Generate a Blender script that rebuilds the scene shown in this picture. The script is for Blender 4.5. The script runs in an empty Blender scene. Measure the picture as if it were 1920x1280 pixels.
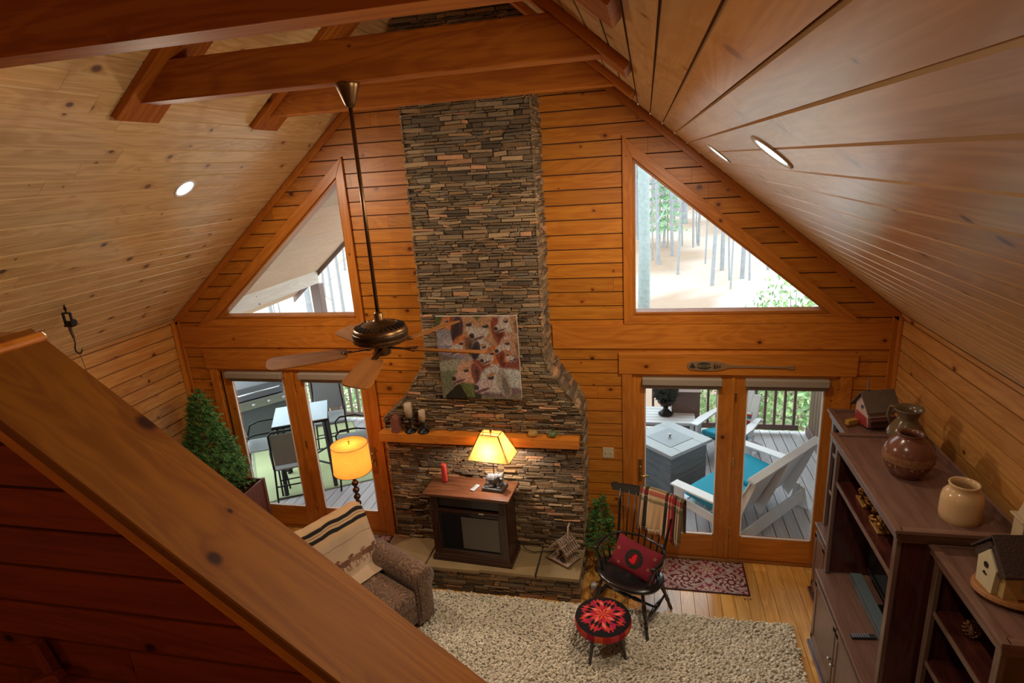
import bpy, bmesh, math, random
import numpy as np
from mathutils import Vector, Matrix, Euler

# ------------------------------------------------------------------ camera, world, exposure
scene = bpy.context.scene
COL = scene.collection
W, HE, SL = 3.76, 2.689, 0.8367            # half width, eave height, roof slope
RIDGE = HE + SL * W
cam_d = bpy.data.cameras.new('camera')
cam = bpy.data.objects.new('camera', cam_d)
COL.objects.link(cam)
scene.camera = cam
cam_d.sensor_width = 36.0
cam_d.lens = 1109.93 / 1920 * 36.0
cam_d.clip_start = 0.02
cam_d.clip_end = 500
def cam_axes(yaw, pitch, roll):
    cy, sy, cp, sp = math.cos(yaw), math.sin(yaw), math.cos(pitch), math.sin(pitch)
    f = Vector((-sy * cp, cy * cp, -sp)); r = Vector((cy, sy, 0)); u = r.cross(f)
    cr, sr = math.cos(roll), math.sin(roll)
    return r * cr + u * sr, u * cr - r * sr, f
_r, _u, _f = cam_axes(0.2329, 0.2898, -0.0672)
cam.matrix_world = Matrix(((_r.x, _u.x, -_f.x, 1.5764), (_r.y, _u.y, -_f.y, -5.648), (_r.z, _u.z, -_f.z, 4.1499), (0, 0, 0, 1)))

world = bpy.data.worlds.new('world')
scene.world = world
world.use_nodes = True
_bg = world.node_tree.nodes['Background']
_bg.inputs[0].default_value = (0.82, 0.92, 1.0, 1)
_bg.inputs[1].default_value = 4.2
scene.view_settings.view_transform = 'Standard'
scene.view_settings.look = 'None'
scene.view_settings.exposure = 0.0
scene.view_settings.gamma = 1.0
scene.view_settings.use_curve_mapping = False

def lamp(name, kind, loc, energy, color, size=0.1, rot=None, spot=None, parent=None):
    d = bpy.data.lights.new(name, kind); d.energy = energy; d.color = color
    if kind == 'AREA': d.shape = 'DISK'; d.size = size
    else: d.shadow_soft_size = size
    if kind == 'SPOT' and spot: d.spot_size = spot; d.spot_blend = 0.6
    o = bpy.data.objects.new(name, d); COL.objects.link(o); o.location = loc
    if rot is not None: o.rotation_euler = rot
    if parent: o.parent = parent
    return o

# ------------------------------------------------------------------ helpers
def s2l(c):
    c = np.asarray(c, float) / 255.0
    return np.where(c <= 0.04045, c / 12.92, ((c + 0.055) / 1.055) ** 2.4)
def L(r, g, b):
    v = s2l((r, g, b)); return (float(v[0]), float(v[1]), float(v[2]), 1)

class MB:
    """collects polygons with uv (metres along the grain / across) and a tone per face"""
    def __init__(s, seed=0):
        s.v = []; s.f = []; s.uv = []; s.c = []; s.rng = random.Random(seed)
    def poly(s, pts, uvs=None, tone=(1, 1, 1)):
        b = len(s.v); s.v += [tuple(p) for p in pts]
        s.f.append(list(range(b, b + len(pts))))
        s.uv += uvs if uvs else [(p[0] + p[1] * .7, p[2]) for p in pts]
        s.c.append(tone)
    def box(s, c, d, rot=None, tone=None, off=None, taper=None):
        """box at centre c with full dims d; rot = Matrix/Euler"""
        c = Vector(c); hx, hy, hz = d[0] / 2, d[1] / 2, d[2] / 2
        R = rot.to_matrix() if isinstance(rot, Euler) else rot
        if tone is None:
            t = s.rng.uniform(.9, 1.06); tone = (t, t * s.rng.uniform(.985, 1.015), t)
        if off is None: off = (s.rng.uniform(0, 40), s.rng.uniform(0, 40))
        ax = max(range(3), key=lambda i: d[i])
        P = [Vector((x * hx, y * hy, z * hz)) for x in (-1, 1) for y in (-1, 1) for z in (-1, 1)]
        if taper:                                    # scale of the top (z+) in x, y
            for p in P:
                if p.z > 0: p.x *= taper[0]; p.y *= taper[1]
        q = [(0, 1, 3, 2), (4, 6, 7, 5), (0, 4, 5, 1), (2, 3, 7, 6), (0, 2, 6, 4), (1, 5, 7, 3)]
        b = len(s.v)
        for p in P:
            w = (R @ p if R is not None else p) + c
            s.v.append(tuple(w))
        for k, f in enumerate(q):
            s.f.append([b + i for i in f]); s.c.append(tone)
            na = (0, 0, 1, 1, 2, 2)[k]
            oth = [a for a in range(3) if a != na]
            if ax in oth: ua = ax; va = [a for a in oth if a != ax][0]
            else: ua, va = oth
            for i in f: s.uv.append((P[i][ua] + off[0] + (0 if ax in oth else 3.7), P[i][va] + off[1] + k * .37))
        return s
    def bar(s, a, b, w, h, tone=None, up=(0, 0, 1), off=None):
        a, b = Vector(a), Vector(b); x = (b - a); l = x.length; x = x.normalized()
        u = Vector(up)
        y = u.cross(x)
        if y.length < 1e-4: y = Vector((0, 1, 0)).cross(x)
        y.normalize(); z = x.cross(y)
        R = Matrix((x, y, z)).transposed()
        return s.box((a + b) / 2, (l, w, h), R, tone, off)
    def prism(s, poly, y0, y1, tone=None, axis='y', off=None, ang=None):
        """2-d polygon (x,z) extruded from y0 to y1 (axis y) ; axis x: (y,z) ; axis z: (x,y)"""
        if tone is None:
            t = s.rng.uniform(.92, 1.05); tone = (t, t, t)
        if off is None: off = (s.rng.uniform(0, 40), s.rng.uniform(0, 40))
        if ang is None:
            best = 0; ang = 0
            for i in range(len(poly)):
                p, q = poly[i], poly[(i + 1) % len(poly)]
                l = math.hypot(q[0] - p[0], q[1] - p[1])
                if l > best: best = l; ang = math.atan2(q[1] - p[1], q[0] - p[0])
        ca, sa = math.cos(ang), math.sin(ang)
        def P(p, y): return (p[0], y, p[1]) if axis == 'y' else ((y, p[0], p[1]) if axis == 'x' else (p[0], p[1], y))
        def U(p): return (p[0] * ca + p[1] * sa + off[0], -p[0] * sa + p[1] * ca + off[1])
        n = len(poly); b = len(s.v)
        s.v += [P(p, y0) for p in poly] + [P(p, y1) for p in poly]
        s.f.append([b + i for i in range(n)]); s.c.append(tone); s.uv += [U(p) for p in poly]
        s.f.append([b + n + i for i in reversed(range(n))]); s.c.append(tone); s.uv += [U(poly[i]) for i in reversed(range(n))]
        for i in range(n):
            j = (i + 1) % n; p, q = poly[i], poly[j]
            s.f.append([b + i, b + n + i, b + n + j, b + j]); s.c.append(tone)
            s.uv += [(U(p)[0], off[1]), (U(p)[0], off[1] + abs(y1 - y0)), (U(q)[0], off[1] + abs(y1 - y0)), (U(q)[0], off[1])]
        return s
    def lathe(s, prof, c=(0, 0, 0), n=20, rot=None, tone=(1, 1, 1), sx=1, sy=1):
        """prof: list of (r, z)"""
        c = Vector(c); b = len(s.v); off = s.rng.uniform(0, 20)
        for (r, z) in prof:
            for i in range(n):
                a = 2 * math.pi * i / n
                p = Vector((r * math.cos(a) * sx, r * math.sin(a) * sy, z))
                if rot is not None: p = rot @ p
                s.v.append(tuple(p + c))
        for k in range(len(prof) - 1):
            for i in range(n):
                j = (i + 1) % n
                s.f.append([b + k * n + i, b + k * n + j, b + (k + 1) * n + j, b + (k + 1) * n + i]); s.c.append(tone)
                s.uv += [(prof[k][1] + off, i * .03), (prof[k][1] + off, (i + 1) * .03), (prof[k + 1][1] + off, (i + 1) * .03), (prof[k + 1][1] + off, i * .03)]
        for k, rev in ((0, True), (len(prof) - 1, False)):
            if prof[k][0] > 1e-4:
                ids = [b + k * n + i for i in range(n)]
                if rev: ids.reverse()
                s.f.append(ids); s.c.append(tone); s.uv += [(s.v[i][0], s.v[i][1]) for i in ids]
        return s
    def spindle(s, a, b, prof, n=12, tone=(1, 1, 1)):
        """prof in (r, t 0..1) from a to b"""
        a, b = Vector(a), Vector(b); d = b - a; l = d.length
        R = d.to_track_quat('Z', 'Y').to_matrix()
        return s.lathe([(r, t * l) for r, t in prof], a, n, R, tone)
    def tube(s, pts, r, n=8, tone=(1, 1, 1), closed=False):
        pts = [Vector(p) for p in pts]; b = len(s.v); m = len(pts); prev = None
        for i, p in enumerate(pts):
            if closed: d = pts[(i + 1) % m] - pts[i - 1]
            else: d = pts[min(i + 1, m - 1)] - pts[max(i - 1, 0)]
            d.normalize()
            if prev is None:
                x = d.orthogonal().normalized()
            else:
                x = prev - d * prev.dot(d)
                if x.length < 1e-5: x = d.orthogonal()
                x.normalize()
            prev = x; y = d.cross(x)
            rr = r[i] if isinstance(r, (list, tuple)) else r
            for k in range(n):
                a = 2 * math.pi * k / n
                s.v.append(tuple(p + x * rr * math.cos(a) + y * rr * math.sin(a)))
        for i in range(m if closed else m - 1):
            for k in range(n):
                i2 = (i + 1) % m; k2 = (k + 1) % n
                s.f.append([b + i * n + k, b + i * n + k2, b + i2 * n + k2, b + i2 * n + k]); s.c.append(tone)
                s.uv += [(i * .05, k * .01), (i * .05, k * .01 + .01), (i * .05 + .05, k * .01 + .01), (i * .05 + .05, k * .01)]
        if not closed:
            for ids in ([b + k for k in reversed(range(n))], [b + (m - 1) * n + k for k in range(n)]):
                s.f.append(ids); s.c.append(tone); s.uv += [(0, 0)] * n
        return s
    def ellipsoid(s, c, r, n=14, m=9, rot=None, tone=(1, 1, 1), p=1.0):
        prof = []
        for k in range(m + 1):
            t = math.pi * k / m
            prof.append((max(abs(math.sin(t)) ** p, 1e-5), -math.cos(t)))
        c = Vector(c); b = len(s.v)
        for (rr, z) in prof:
            for i in range(n):
                a = 2 * math.pi * i / n
                q = Vector((rr * math.cos(a) * r[0], rr * math.sin(a) * r[1], z * r[2]))
                if rot is not None: q = rot @ q
                s.v.append(tuple(q + c))
        for k in range(m):
            for i in range(n):
                j = (i + 1) % n
                s.f.append([b + k * n + i, b + k * n + j, b + (k + 1) * n + j, b + (k + 1) * n + i]); s.c.append(tone)
                s.uv += [(k * .05, i * .05)] * 4
        return s
    def build(s, name, mat, parent=None, smooth=False, bevel=0, seg=1, sub=0, merge=False):
        me = bpy.data.meshes.new(name)
        me.from_pydata(s.v, [], s.f)
        uvl = me.uv_layers.new(name='UVMap')
        uvl.data.foreach_set('uv', np.array(s.uv, np.float32).ravel())
        ca = me.color_attributes.new('tone', 'FLOAT_COLOR', 'CORNER')
        cnt = [len(f) for f in s.f]
        arr = np.repeat(np.array([(*c, 1) for c in s.c], np.float32), cnt, axis=0)
        ca.data.foreach_set('color', arr.ravel())
        if smooth:
            me.polygons.foreach_set('use_smooth', [True] * len(me.polygons))
        me.materials.append(mat); me.update()
        o = bpy.data.objects.new(name, me); COL.objects.link(o)
        if mat.name == 'window_glass':
            bm = bmesh.new(); bm.from_mesh(me); bmesh.ops.recalc_face_normals(bm, faces=bm.faces); bm.to_mesh(me); bm.free()
        if bevel:
            m = o.modifiers.new('bevel', 'BEVEL'); m.width = bevel; m.segments = seg; m.limit_method = 'ANGLE'
            m.angle_limit = math.radians(40)
        if sub:
            m = o.modifiers.new('sub', 'SUBSURF'); m.levels = sub; m.render_levels = sub
        if parent is not None: o.parent = parent
        return o

def grid_obj(name, nx, ny, pos, col, mat, parent=None, close=False, thick=0):
    """pos(U,V)->(nx*ny,3), col(U,V)->(..,3) srgb 0-255, arrays over a grid"""
    u = np.linspace(0, 1, nx); v = np.linspace(0, 1, ny)
    U, V = np.meshgrid(u, v, indexing='ij'); U = U.ravel(); V = V.ravel()
    P = pos(U, V); C = s2l(np.clip(col(U, V), 0, 255))
    idx = np.arange(nx * ny).reshape(nx, ny)
    q = np.stack([idx[:-1, :-1], idx[1:, :-1], idx[1:, 1:], idx[:-1, 1:]], -1).reshape(-1, 4)
    me = bpy.data.meshes.new(name)
    me.vertices.add(nx * ny); me.vertices.foreach_set('co', P.astype(np.float32).ravel())
    me.loops.add(q.size); me.loops.foreach_set('vertex_index', q.astype(np.int32).ravel())
    me.polygons.add(len(q)); me.polygons.foreach_set('loop_start', np.arange(0, q.size, 4, dtype=np.int32))
    me.polygons.foreach_set('use_smooth', [True] * len(q))
    me.update(calc_edges=True)
    ca = me.color_attributes.new('tone', 'FLOAT_COLOR', 'POINT')
    ca.data.foreach_set('color', np.concatenate([C, np.ones((len(C), 1))], 1).astype(np.float32).ravel())
    me.materials.append(mat)
    o = bpy.data.objects.new(name, me); COL.objects.link(o)
    if thick:
        m = o.modifiers.new('s', 'SOLIDIFY'); m.thickness = thick; m.offset = 0
    if parent is not None: o.parent = parent
    return o

def thing(name, label, cat, loc=(0, 0, 0), rz=0, group=None, kind=None):
    o = bpy.data.objects.new(name, None); COL.objects.link(o)
    o.location = loc; o.rotation_euler = (0, 0, rz); o.empty_display_size = .1
    return tag(o, label, cat, group, kind)
def tag(o, label=None, cat=None, group=None, kind=None):
    if label: o['label'] = label
    if cat: o['category'] = cat
    if group: o['group'] = group
    if kind: o['kind'] = kind
    return o
def copy_tree(o, parent=None):
    c = o.copy(); COL.objects.link(c)
    if parent is not None: c.parent = parent
    for ch in list(o.children): copy_tree(ch, c)
    return c

# ------------------------------------------------------------------ materials
def newmat(name):
    m = bpy.data.materials.new(name); m.use_nodes = True
    nt = m.node_tree; b = nt.nodes['Principled BSDF']
    return m, nt, b
def N(nt, t, **k):
    n = nt.nodes.new(t)
    for a, v in k.items():
        if a.startswith('i_'): n.inputs[a[2:]].default_value = v
        else: setattr(n, a, v)
    return n
def plain(name, color, rough=.6, metal=0, noise=0.12, scale=30, coat=0, bump=0.0, tone=False, spec=.5):
    m, nt, b = newmat(name)
    tc = N(nt, 'ShaderNodeTexCoord'); no = N(nt, 'ShaderNodeTexNoise'); no.inputs['Scale'].default_value = scale; no.inputs['Detail'].default_value = 4
    nt.links.new(tc.outputs['Object'], no.inputs['Vector'])
    mr = N(nt, 'ShaderNodeMapRange'); mr.inputs['To Min'].default_value = 1 - noise; mr.inputs['To Max'].default_value = 1 + noise
    nt.links.new(no.outputs['Fac'], mr.inputs['Value'])
    mu = N(nt, 'ShaderNodeVectorMath', operation='MULTIPLY'); mu.inputs[0].default_value = color[:3]
    nt.links.new(mr.outputs[0], mu.inputs[1]); out = mu.outputs[0]
    if tone:
        at = N(nt, 'ShaderNodeAttribute', attribute_name='tone')
        m2 = N(nt, 'ShaderNodeVectorMath', operation='MULTIPLY'); nt.links.new(out, m2.inputs[0]); nt.links.new(at.outputs['Color'], m2.inputs[1]); out = m2.outputs[0]
    nt.links.new(out, b.inputs['Base Color'])
    b.inputs['Roughness'].default_value = rough; b.inputs['Metallic'].default_value = metal; b.inputs['Coat Weight'].default_value = coat
    b.inputs['Specular IOR Level'].default_value = spec
    if bump:
        bp = N(nt, 'ShaderNodeBump'); bp.inputs['Strength'].default_value = bump; bp.inputs['Distance'].default_value = .01
        nt.links.new(no.outputs['Fac'], bp.inputs['Height']); nt.links.new(bp.outputs[0], b.inputs['Normal'])
    return m
def vcol(name, rough=.85, bump=.3, scale=200, spec=.3):
    return plain(name, (1, 1, 1, 1), rough, 0, .1, scale, 0, bump, True, spec)
def wood(name, c1, c2, knot=None, rough=.4, knots=1.0, grain=1.0, contrast=1.0, ax='UV', spec=.5, coat=0.0, ksize=.021):
    m, nt, b = newmat(name)
    uv = N(nt, 'ShaderNodeUVMap')
    sep = N(nt, 'ShaderNodeSeparateXYZ'); nt.links.new(uv.outputs[0], sep.inputs[0])
    # knots
    sc = N(nt, 'ShaderNodeVectorMath', operation='MULTIPLY'); sc.inputs[1].default_value = (1.9, 7.2, 1)
    nt.links.new(uv.outputs[0], sc.inputs[0])
    vo = N(nt, 'ShaderNodeTexVoronoi', feature='F1', voronoi_dimensions='2D'); vo.inputs['Scale'].default_value = 1; vo.inputs['Randomness'].default_value = .9
    nt.links.new(sc.outputs[0], vo.inputs['Vector'])
    un = N(nt, 'ShaderNodeVectorMath', operation='MULTIPLY'); un.inputs[1].default_value = (1 / 1.9, 1 / 7.2, 0)
    nt.links.new(vo.outputs['Position'], un.inputs[0])
    df = N(nt, 'ShaderNodeVectorMath', operation='SUBTRACT'); nt.links.new(uv.outputs[0], df.inputs[0]); nt.links.new(un.outputs[0], df.inputs[1])
    df2 = N(nt, 'ShaderNodeVectorMath', operation='MULTIPLY'); df2.inputs[1].default_value = (1, 1.25, 0); nt.links.new(df.outputs[0], df2.inputs[0])
    ln = N(nt, 'ShaderNodeVectorMath', operation='LENGTH'); nt.links.new(df2.outputs[0], ln.inputs[0])
    cs = N(nt, 'ShaderNodeSeparateXYZ'); nt.links.new(vo.outputs['Color'], cs.inputs[0])
    kr = N(nt, 'ShaderNodeMapRange'); kr.inputs['From Min'].default_value = 1 - .5 * knots; kr.inputs['From Max'].default_value = 1; kr.inputs['To Min'].default_value = 0.0001; kr.inputs['To Max'].default_value = ksize
    nt.links.new(cs.outputs[0], kr.inputs['Value'])
    dv = N(nt, 'ShaderNodeMath', operation='DIVIDE'); nt.links.new(ln.outputs['Value'], dv.inputs[0]); nt.links.new(kr.outputs[0], dv.inputs[1])
    km = N(nt, 'ShaderNodeMapRange', interpolation_type='SMOOTHSTEP'); km.inputs['From Min'].default_value = .55; km.inputs['From Max'].default_value = 1.5; km.inputs['To Min'].default_value = 1; km.inputs['To Max'].default_value = 0
    nt.links.new(dv.outputs[0], km.inputs['Value'])
    kh = N(nt, 'ShaderNodeMapRange', interpolation_type='SMOOTHSTEP'); kh.inputs['From Min'].default_value = .8; kh.inputs['From Max'].default_value = 3.8; kh.inputs['To Min'].default_value = .45; kh.inputs['To Max'].default_value = 0
    nt.links.new(dv.outputs[0], kh.inputs['Value'])
    # grain
    gs = N(nt, 'ShaderNodeVectorMath', operation='MULTIPLY'); gs.inputs[1].default_value = (1.3 * grain, 26 * grain, 1)
    nt.links.new(uv.outputs[0], gs.inputs[0])
    ga = N(nt, 'ShaderNodeVectorMath', operation='ADD'); nt.links.new(gs.outputs[0], ga.inputs[0])
    kk = N(nt, 'ShaderNodeCombineXYZ'); km3 = N(nt, 'ShaderNodeMath', operation='MULTIPLY'); km3.inputs[1].default_value = 2.5
    nt.links.new(kh.outputs[0], km3.inputs[0]); nt.links.new(km3.outputs[0], kk.inputs['Y']); nt.links.new(kk.outputs[0], ga.inputs[1])
    g1 = N(nt, 'ShaderNodeTexNoise', noise_dimensions='2D'); g1.inputs['Scale'].default_value = 1; g1.inputs['Detail'].default_value = 5; g1.inputs['Roughness'].default_value = .65; g1.inputs['Distortion'].default_value = .5
    nt.links.new(ga.outputs[0], g1.inputs['Vector'])
    gs2 = N(nt, 'ShaderNodeVectorMath', operation='MULTIPLY'); gs2.inputs[1].default_value = (.7, 4.5, 1); nt.links.new(uv.outputs[0], gs2.inputs[0])
    g2 = N(nt, 'ShaderNodeTexNoise', noise_dimensions='2D'); g2.inputs['Scale'].default_value = 1; g2.inputs['Detail'].default_value = 2; g2.inputs['Distortion'].default_value = 1
    nt.links.new(gs2.outputs[0], g2.inputs['Vector'])
    # rings: sine of the broad noise -> cathedral grain
    rg = N(nt, 'ShaderNodeMath', operation='MULTIPLY'); rg.inputs[1].default_value = 46; nt.links.new(g2.outputs['Fac'], rg.inputs[0])
    rs = N(nt, 'ShaderNodeMath', operation='SINE'); nt.links.new(rg.outputs[0], rs.inputs[0])
    ra = N(nt, 'ShaderNodeMath', operation='MULTIPLY_ADD'); ra.inputs[1].default_value = .10; nt.links.new(rs.outputs[0], ra.inputs[0]); nt.links.new(g1.outputs['Fac'], ra.inputs[2])
    mr = N(nt, 'ShaderNodeMapRange', interpolation_type='SMOOTHSTEP'); mr.inputs['From Min'].default_value = .5 - .25 / contrast; mr.inputs['From Max'].default_value = .5 + .25 / contrast
    nt.links.new(ra.outputs[0], mr.inputs['Value'])
    mx = N(nt, 'ShaderNodeMix', data_type='RGBA'); mx.inputs['A'].default_value = c2; mx.inputs['B'].default_value = c1
    nt.links.new(mr.outputs[0], mx.inputs['Factor'])
    kc = knot or (c2[0] * .22, c2[1] * .16, c2[2] * .2, 1)
    kha = (c2[0] * .75, c2[1] * .55, c2[2] * .45, 1)
    mh = N(nt, 'ShaderNodeMix', data_type='RGBA'); mh.inputs['B'].default_value = kha; nt.links.new(mx.outputs['Result'], mh.inputs['A']); nt.links.new(kh.outputs[0], mh.inputs['Factor'])
    mk = N(nt, 'ShaderNodeMix', data_type='RGBA'); mk.inputs['B'].default_value = kc; nt.links.new(mh.outputs['Result'], mk.inputs['A']); nt.links.new(km.outputs[0], mk.inputs['Factor'])
    at = N(nt, 'ShaderNodeAttribute', attribute_name='tone')
    mu = N(nt, 'ShaderNodeVectorMath', operation='MULTIPLY'); nt.links.new(mk.outputs['Result'], mu.inputs[0]); nt.links.new(at.outputs['Color'], mu.inputs[1])
    nt.links.new(mu.outputs[0], b.inputs['Base Color'])
    b.inputs['Roughness'].default_value = rough; b.inputs['Specular IOR Level'].default_value = spec; b.inputs['Coat Weight'].default_value = coat; b.inputs['Coat Roughness'].default_value = .2
    bp = N(nt, 'ShaderNodeBump'); bp.inputs['Strength'].default_value = .12; bp.inputs['Distance'].default_value = .004
    nt.links.new(g1.outputs['Fac'], bp.inputs['Height']); nt.links.new(bp.outputs[0], b.inputs['Normal'])
    return m
def emit(name, color, strength, base=(.8, .8, .8, 1)):
    m, nt, b = newmat(name); b.inputs['Base Color'].default_value = base
    b.inputs['Emission Color'].default_value = color; b.inputs['Emission Strength'].default_value = strength
    return m
def glass_mat(name='window_glass', tint=(.95, .98, .97, 1), refl=1.0):
    m = bpy.data.materials.new(name); m.use_nodes = True; nt = m.node_tree; nt.nodes.clear()
    o = N(nt, 'ShaderNodeOutputMaterial'); t = N(nt, 'ShaderNodeBsdfTransparent'); t.inputs[0].default_value = tint
    g = N(nt, 'ShaderNodeBsdfGlossy'); g.inputs['Roughness'].default_value = .01
    f = N(nt, 'ShaderNodeFresnel'); f.inputs[0].default_value = 1.45
    ge = N(nt, 'ShaderNodeNewGeometry'); iv = N(nt, 'ShaderNodeMath', operation='SUBTRACT'); iv.inputs[0].default_value = 1; nt.links.new(ge.outputs['Backfacing'], iv.inputs[1])
    ff = N(nt, 'ShaderNodeMath', operation='MULTIPLY'); nt.links.new(f.outputs[0], ff.inputs[0]); nt.links.new(iv.outputs[0], ff.inputs[1])
    x = N(nt, 'ShaderNodeMixShader'); nt.links.new(ff.outputs[0], x.inputs[0]); nt.links.new(t.outputs[0], x.inputs[1]); nt.links.new(g.outputs[0], x.inputs[2]); nt.links.new(x.outputs[0], o.inputs[0])
    return m
def shade_mat(name, color, trans=.5):
    m = bpy.data.materials.new(name); m.use_nodes = True; nt = m.node_tree; nt.nodes.clear()
    o = N(nt, 'ShaderNodeOutputMaterial'); d = N(nt, 'ShaderNodeBsdfDiffuse'); t = N(nt, 'ShaderNodeBsdfTranslucent')
    no = N(nt, 'ShaderNodeTexNoise'); no.inputs['Scale'].default_value = 25; tc = N(nt, 'ShaderNodeTexCoord'); nt.links.new(tc.outputs['Object'], no.inputs['Vector'])
    mr = N(nt, 'ShaderNodeMapRange'); mr.inputs['To Min'].default_value = .8; mr.inputs['To Max'].default_value = 1.1; nt.links.new(no.outputs['Fac'], mr.inputs['Value'])
    mu = N(nt, 'ShaderNodeVectorMath', operation='MULTIPLY'); mu.inputs[0].default_value = color[:3]; nt.links.new(mr.outputs[0], mu.inputs[1])
    nt.links.new(mu.outputs[0], d.inputs[0]); nt.links.new(mu.outputs[0], t.inputs[0])
    x = N(nt, 'ShaderNodeMixShader'); x.inputs[0].default_value = trans; nt.links.new(d.outputs[0], x.inputs[1]); nt.links.new(t.outputs[0], x.inputs[2]); nt.links.new(x.outputs[0], o.inputs[0])
    return m

M = {}
M['wall'] = wood('stained_pine_wall', (.60, .215, .020, 1), (.46, .140, .011, 1), rough=.4, knots=1.15, ksize=.031)
M['trim'] = wood('stained_pine_trim', (.62, .205, .024, 1), (.47, .135, .013, 1), rough=.36, knots=.5)
M['beam'] = wood('stained_pine_beam', (.46, .145, .014, 1), (.33, .088, .009, 1), rough=.6, knots=.5, ksize=.034, spec=.25, grain=.8, contrast=1.3)
M['ceil'] = wood('clear_pine_ceiling', (.80, .575, .285, 1), (.63, .41, .175, 1), rough=.34, knots=1.15, ksize=.030, knot=(.12, .075, .055, 1), contrast=1.35, coat=.6)
M['sidewall'] = wood('pine_side_wall', (.66, .32, .085, 1), (.52, .21, .045, 1), rough=.4, knots=1.1, ksize=.03)
M['floor'] = wood('yellow_pine_floor', (.70, .37, .09, 1), (.55, .24, .045, 1), rough=.22, knots=.5, coat=.4)
M['groove'] = plain('groove_shade', (.055, .018, .006, 1), .8)  # near-black backing; shade in the plank gaps put into the colour
M['groove2'] = plain('ceiling_groove', (.20, .085, .035, 1), .8)
M['door'] = wood('door_pine', (.62, .21, .024, 1), (.48, .14, .014, 1), rough=.33, knots=.3)
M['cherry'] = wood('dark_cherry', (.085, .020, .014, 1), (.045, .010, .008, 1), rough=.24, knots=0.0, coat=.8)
M['cherrytop'] = wood('cherry_top_glare', (.20, .105, .075, 1), (.15, .075, .052, 1), rough=.3, knots=0.0)  # paler and greyer than the sides: glare on the tops painted in
M['walnut'] = wood('dark_walnut', (.060, .022, .011, 1), (.032, .011, .006, 1), rough=.35, knots=0)
M['walnuttop'] = wood('walnut_top', (.16, .060, .026, 1), (.10, .034, .014, 1), rough=.38, knots=0)
M['black'] = plain('black_paint', (.012, .009, .009, 1), .28, coat=.3)
M['blackmetal'] = plain('black_metal', (.02, .02, .022, 1), .4, .6)
M['bronze'] = plain('aged_bronze', (.16, .085, .035, 1), .35, .9)
M['brass'] = plain('brass', (.55, .36, .13, 1), .3, 1)
M['steel'] = plain('steel', (.5, .5, .5, 1), .35, 1)
M['white'] = plain('white_paint', (.86, .87, .88, 1), .5, noise=.04)
M['ivory'] = plain('ivory_plastic', (.62, .50, .33, 1), .5, noise=.03)
M['glass'] = glass_mat()
M['stone'] = plain('ledge_stone', (1, 1, 1, 1), .85, 0, .30, 55, 0, .9, True)
M['slab'] = plain('hearth_flagstone', (.30, .235, .15, 1), .75, 0, .35, 7, 0, .5)
M['mortar'] = plain('dark_joint', (.030, .024, .018, 1), .95)
M['vc'] = vcol('dyed_fabric')
M['paint'] = vcol('oil_paint', .55, .15, 30, .4)
M['blind'] = plain('taupe_blind', (.34, .27, .20, 1), .7, noise=.05)
M['blind2'] = plain('taupe_blind_bar', (.22, .17, .125, 1), .7, noise=.05)
M['deck'] = wood('grey_deck_boards', (.50, .47, .48, 1), (.42, .39, .40, 1), rough=.6, knots=0)
M['brownrail'] = plain('brown_stain', (.22, .14, .115, 1), .6)
M['porchwood'] = wood('pale_porch_boards', (.84, .72, .62, 1), (.74, .62, .52, 1), rough=.6, knots=.5)
M['teal'] = plain('teal_fabric', (.0, .34, .50, 1), .8, noise=.08)
M['wax'] = plain('ivory_wax', (.50, .36, .24, 1), .45, noise=.05)
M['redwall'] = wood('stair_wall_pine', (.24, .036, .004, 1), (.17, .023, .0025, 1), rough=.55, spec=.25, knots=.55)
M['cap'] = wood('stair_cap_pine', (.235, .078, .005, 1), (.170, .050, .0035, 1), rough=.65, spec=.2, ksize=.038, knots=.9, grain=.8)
M['porchbrown'] = wood('side_wall_boards', (.26, .17, .11, 1), (.19, .12, .08, 1), rough=.7, knots=0)
M['soffit'] = wood('soffit_ply', (.80, .54, .38, 1), (.72, .47, .32, 1), rough=.7, knots=0)
M['brownrail2'] = plain('fence_brown', (.22, .13, .09, 1), .8)
M['slab2'] = plain('hearth_flagstone_warm', (1, 1, 1, 1), .7, 0, .3, 6, 0, .4)
M['slab2'] = plain('hearth_flagstone_b', (.28, .195, .095, 1), .7, 0, .35, 5, 0, .5, True)
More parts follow.
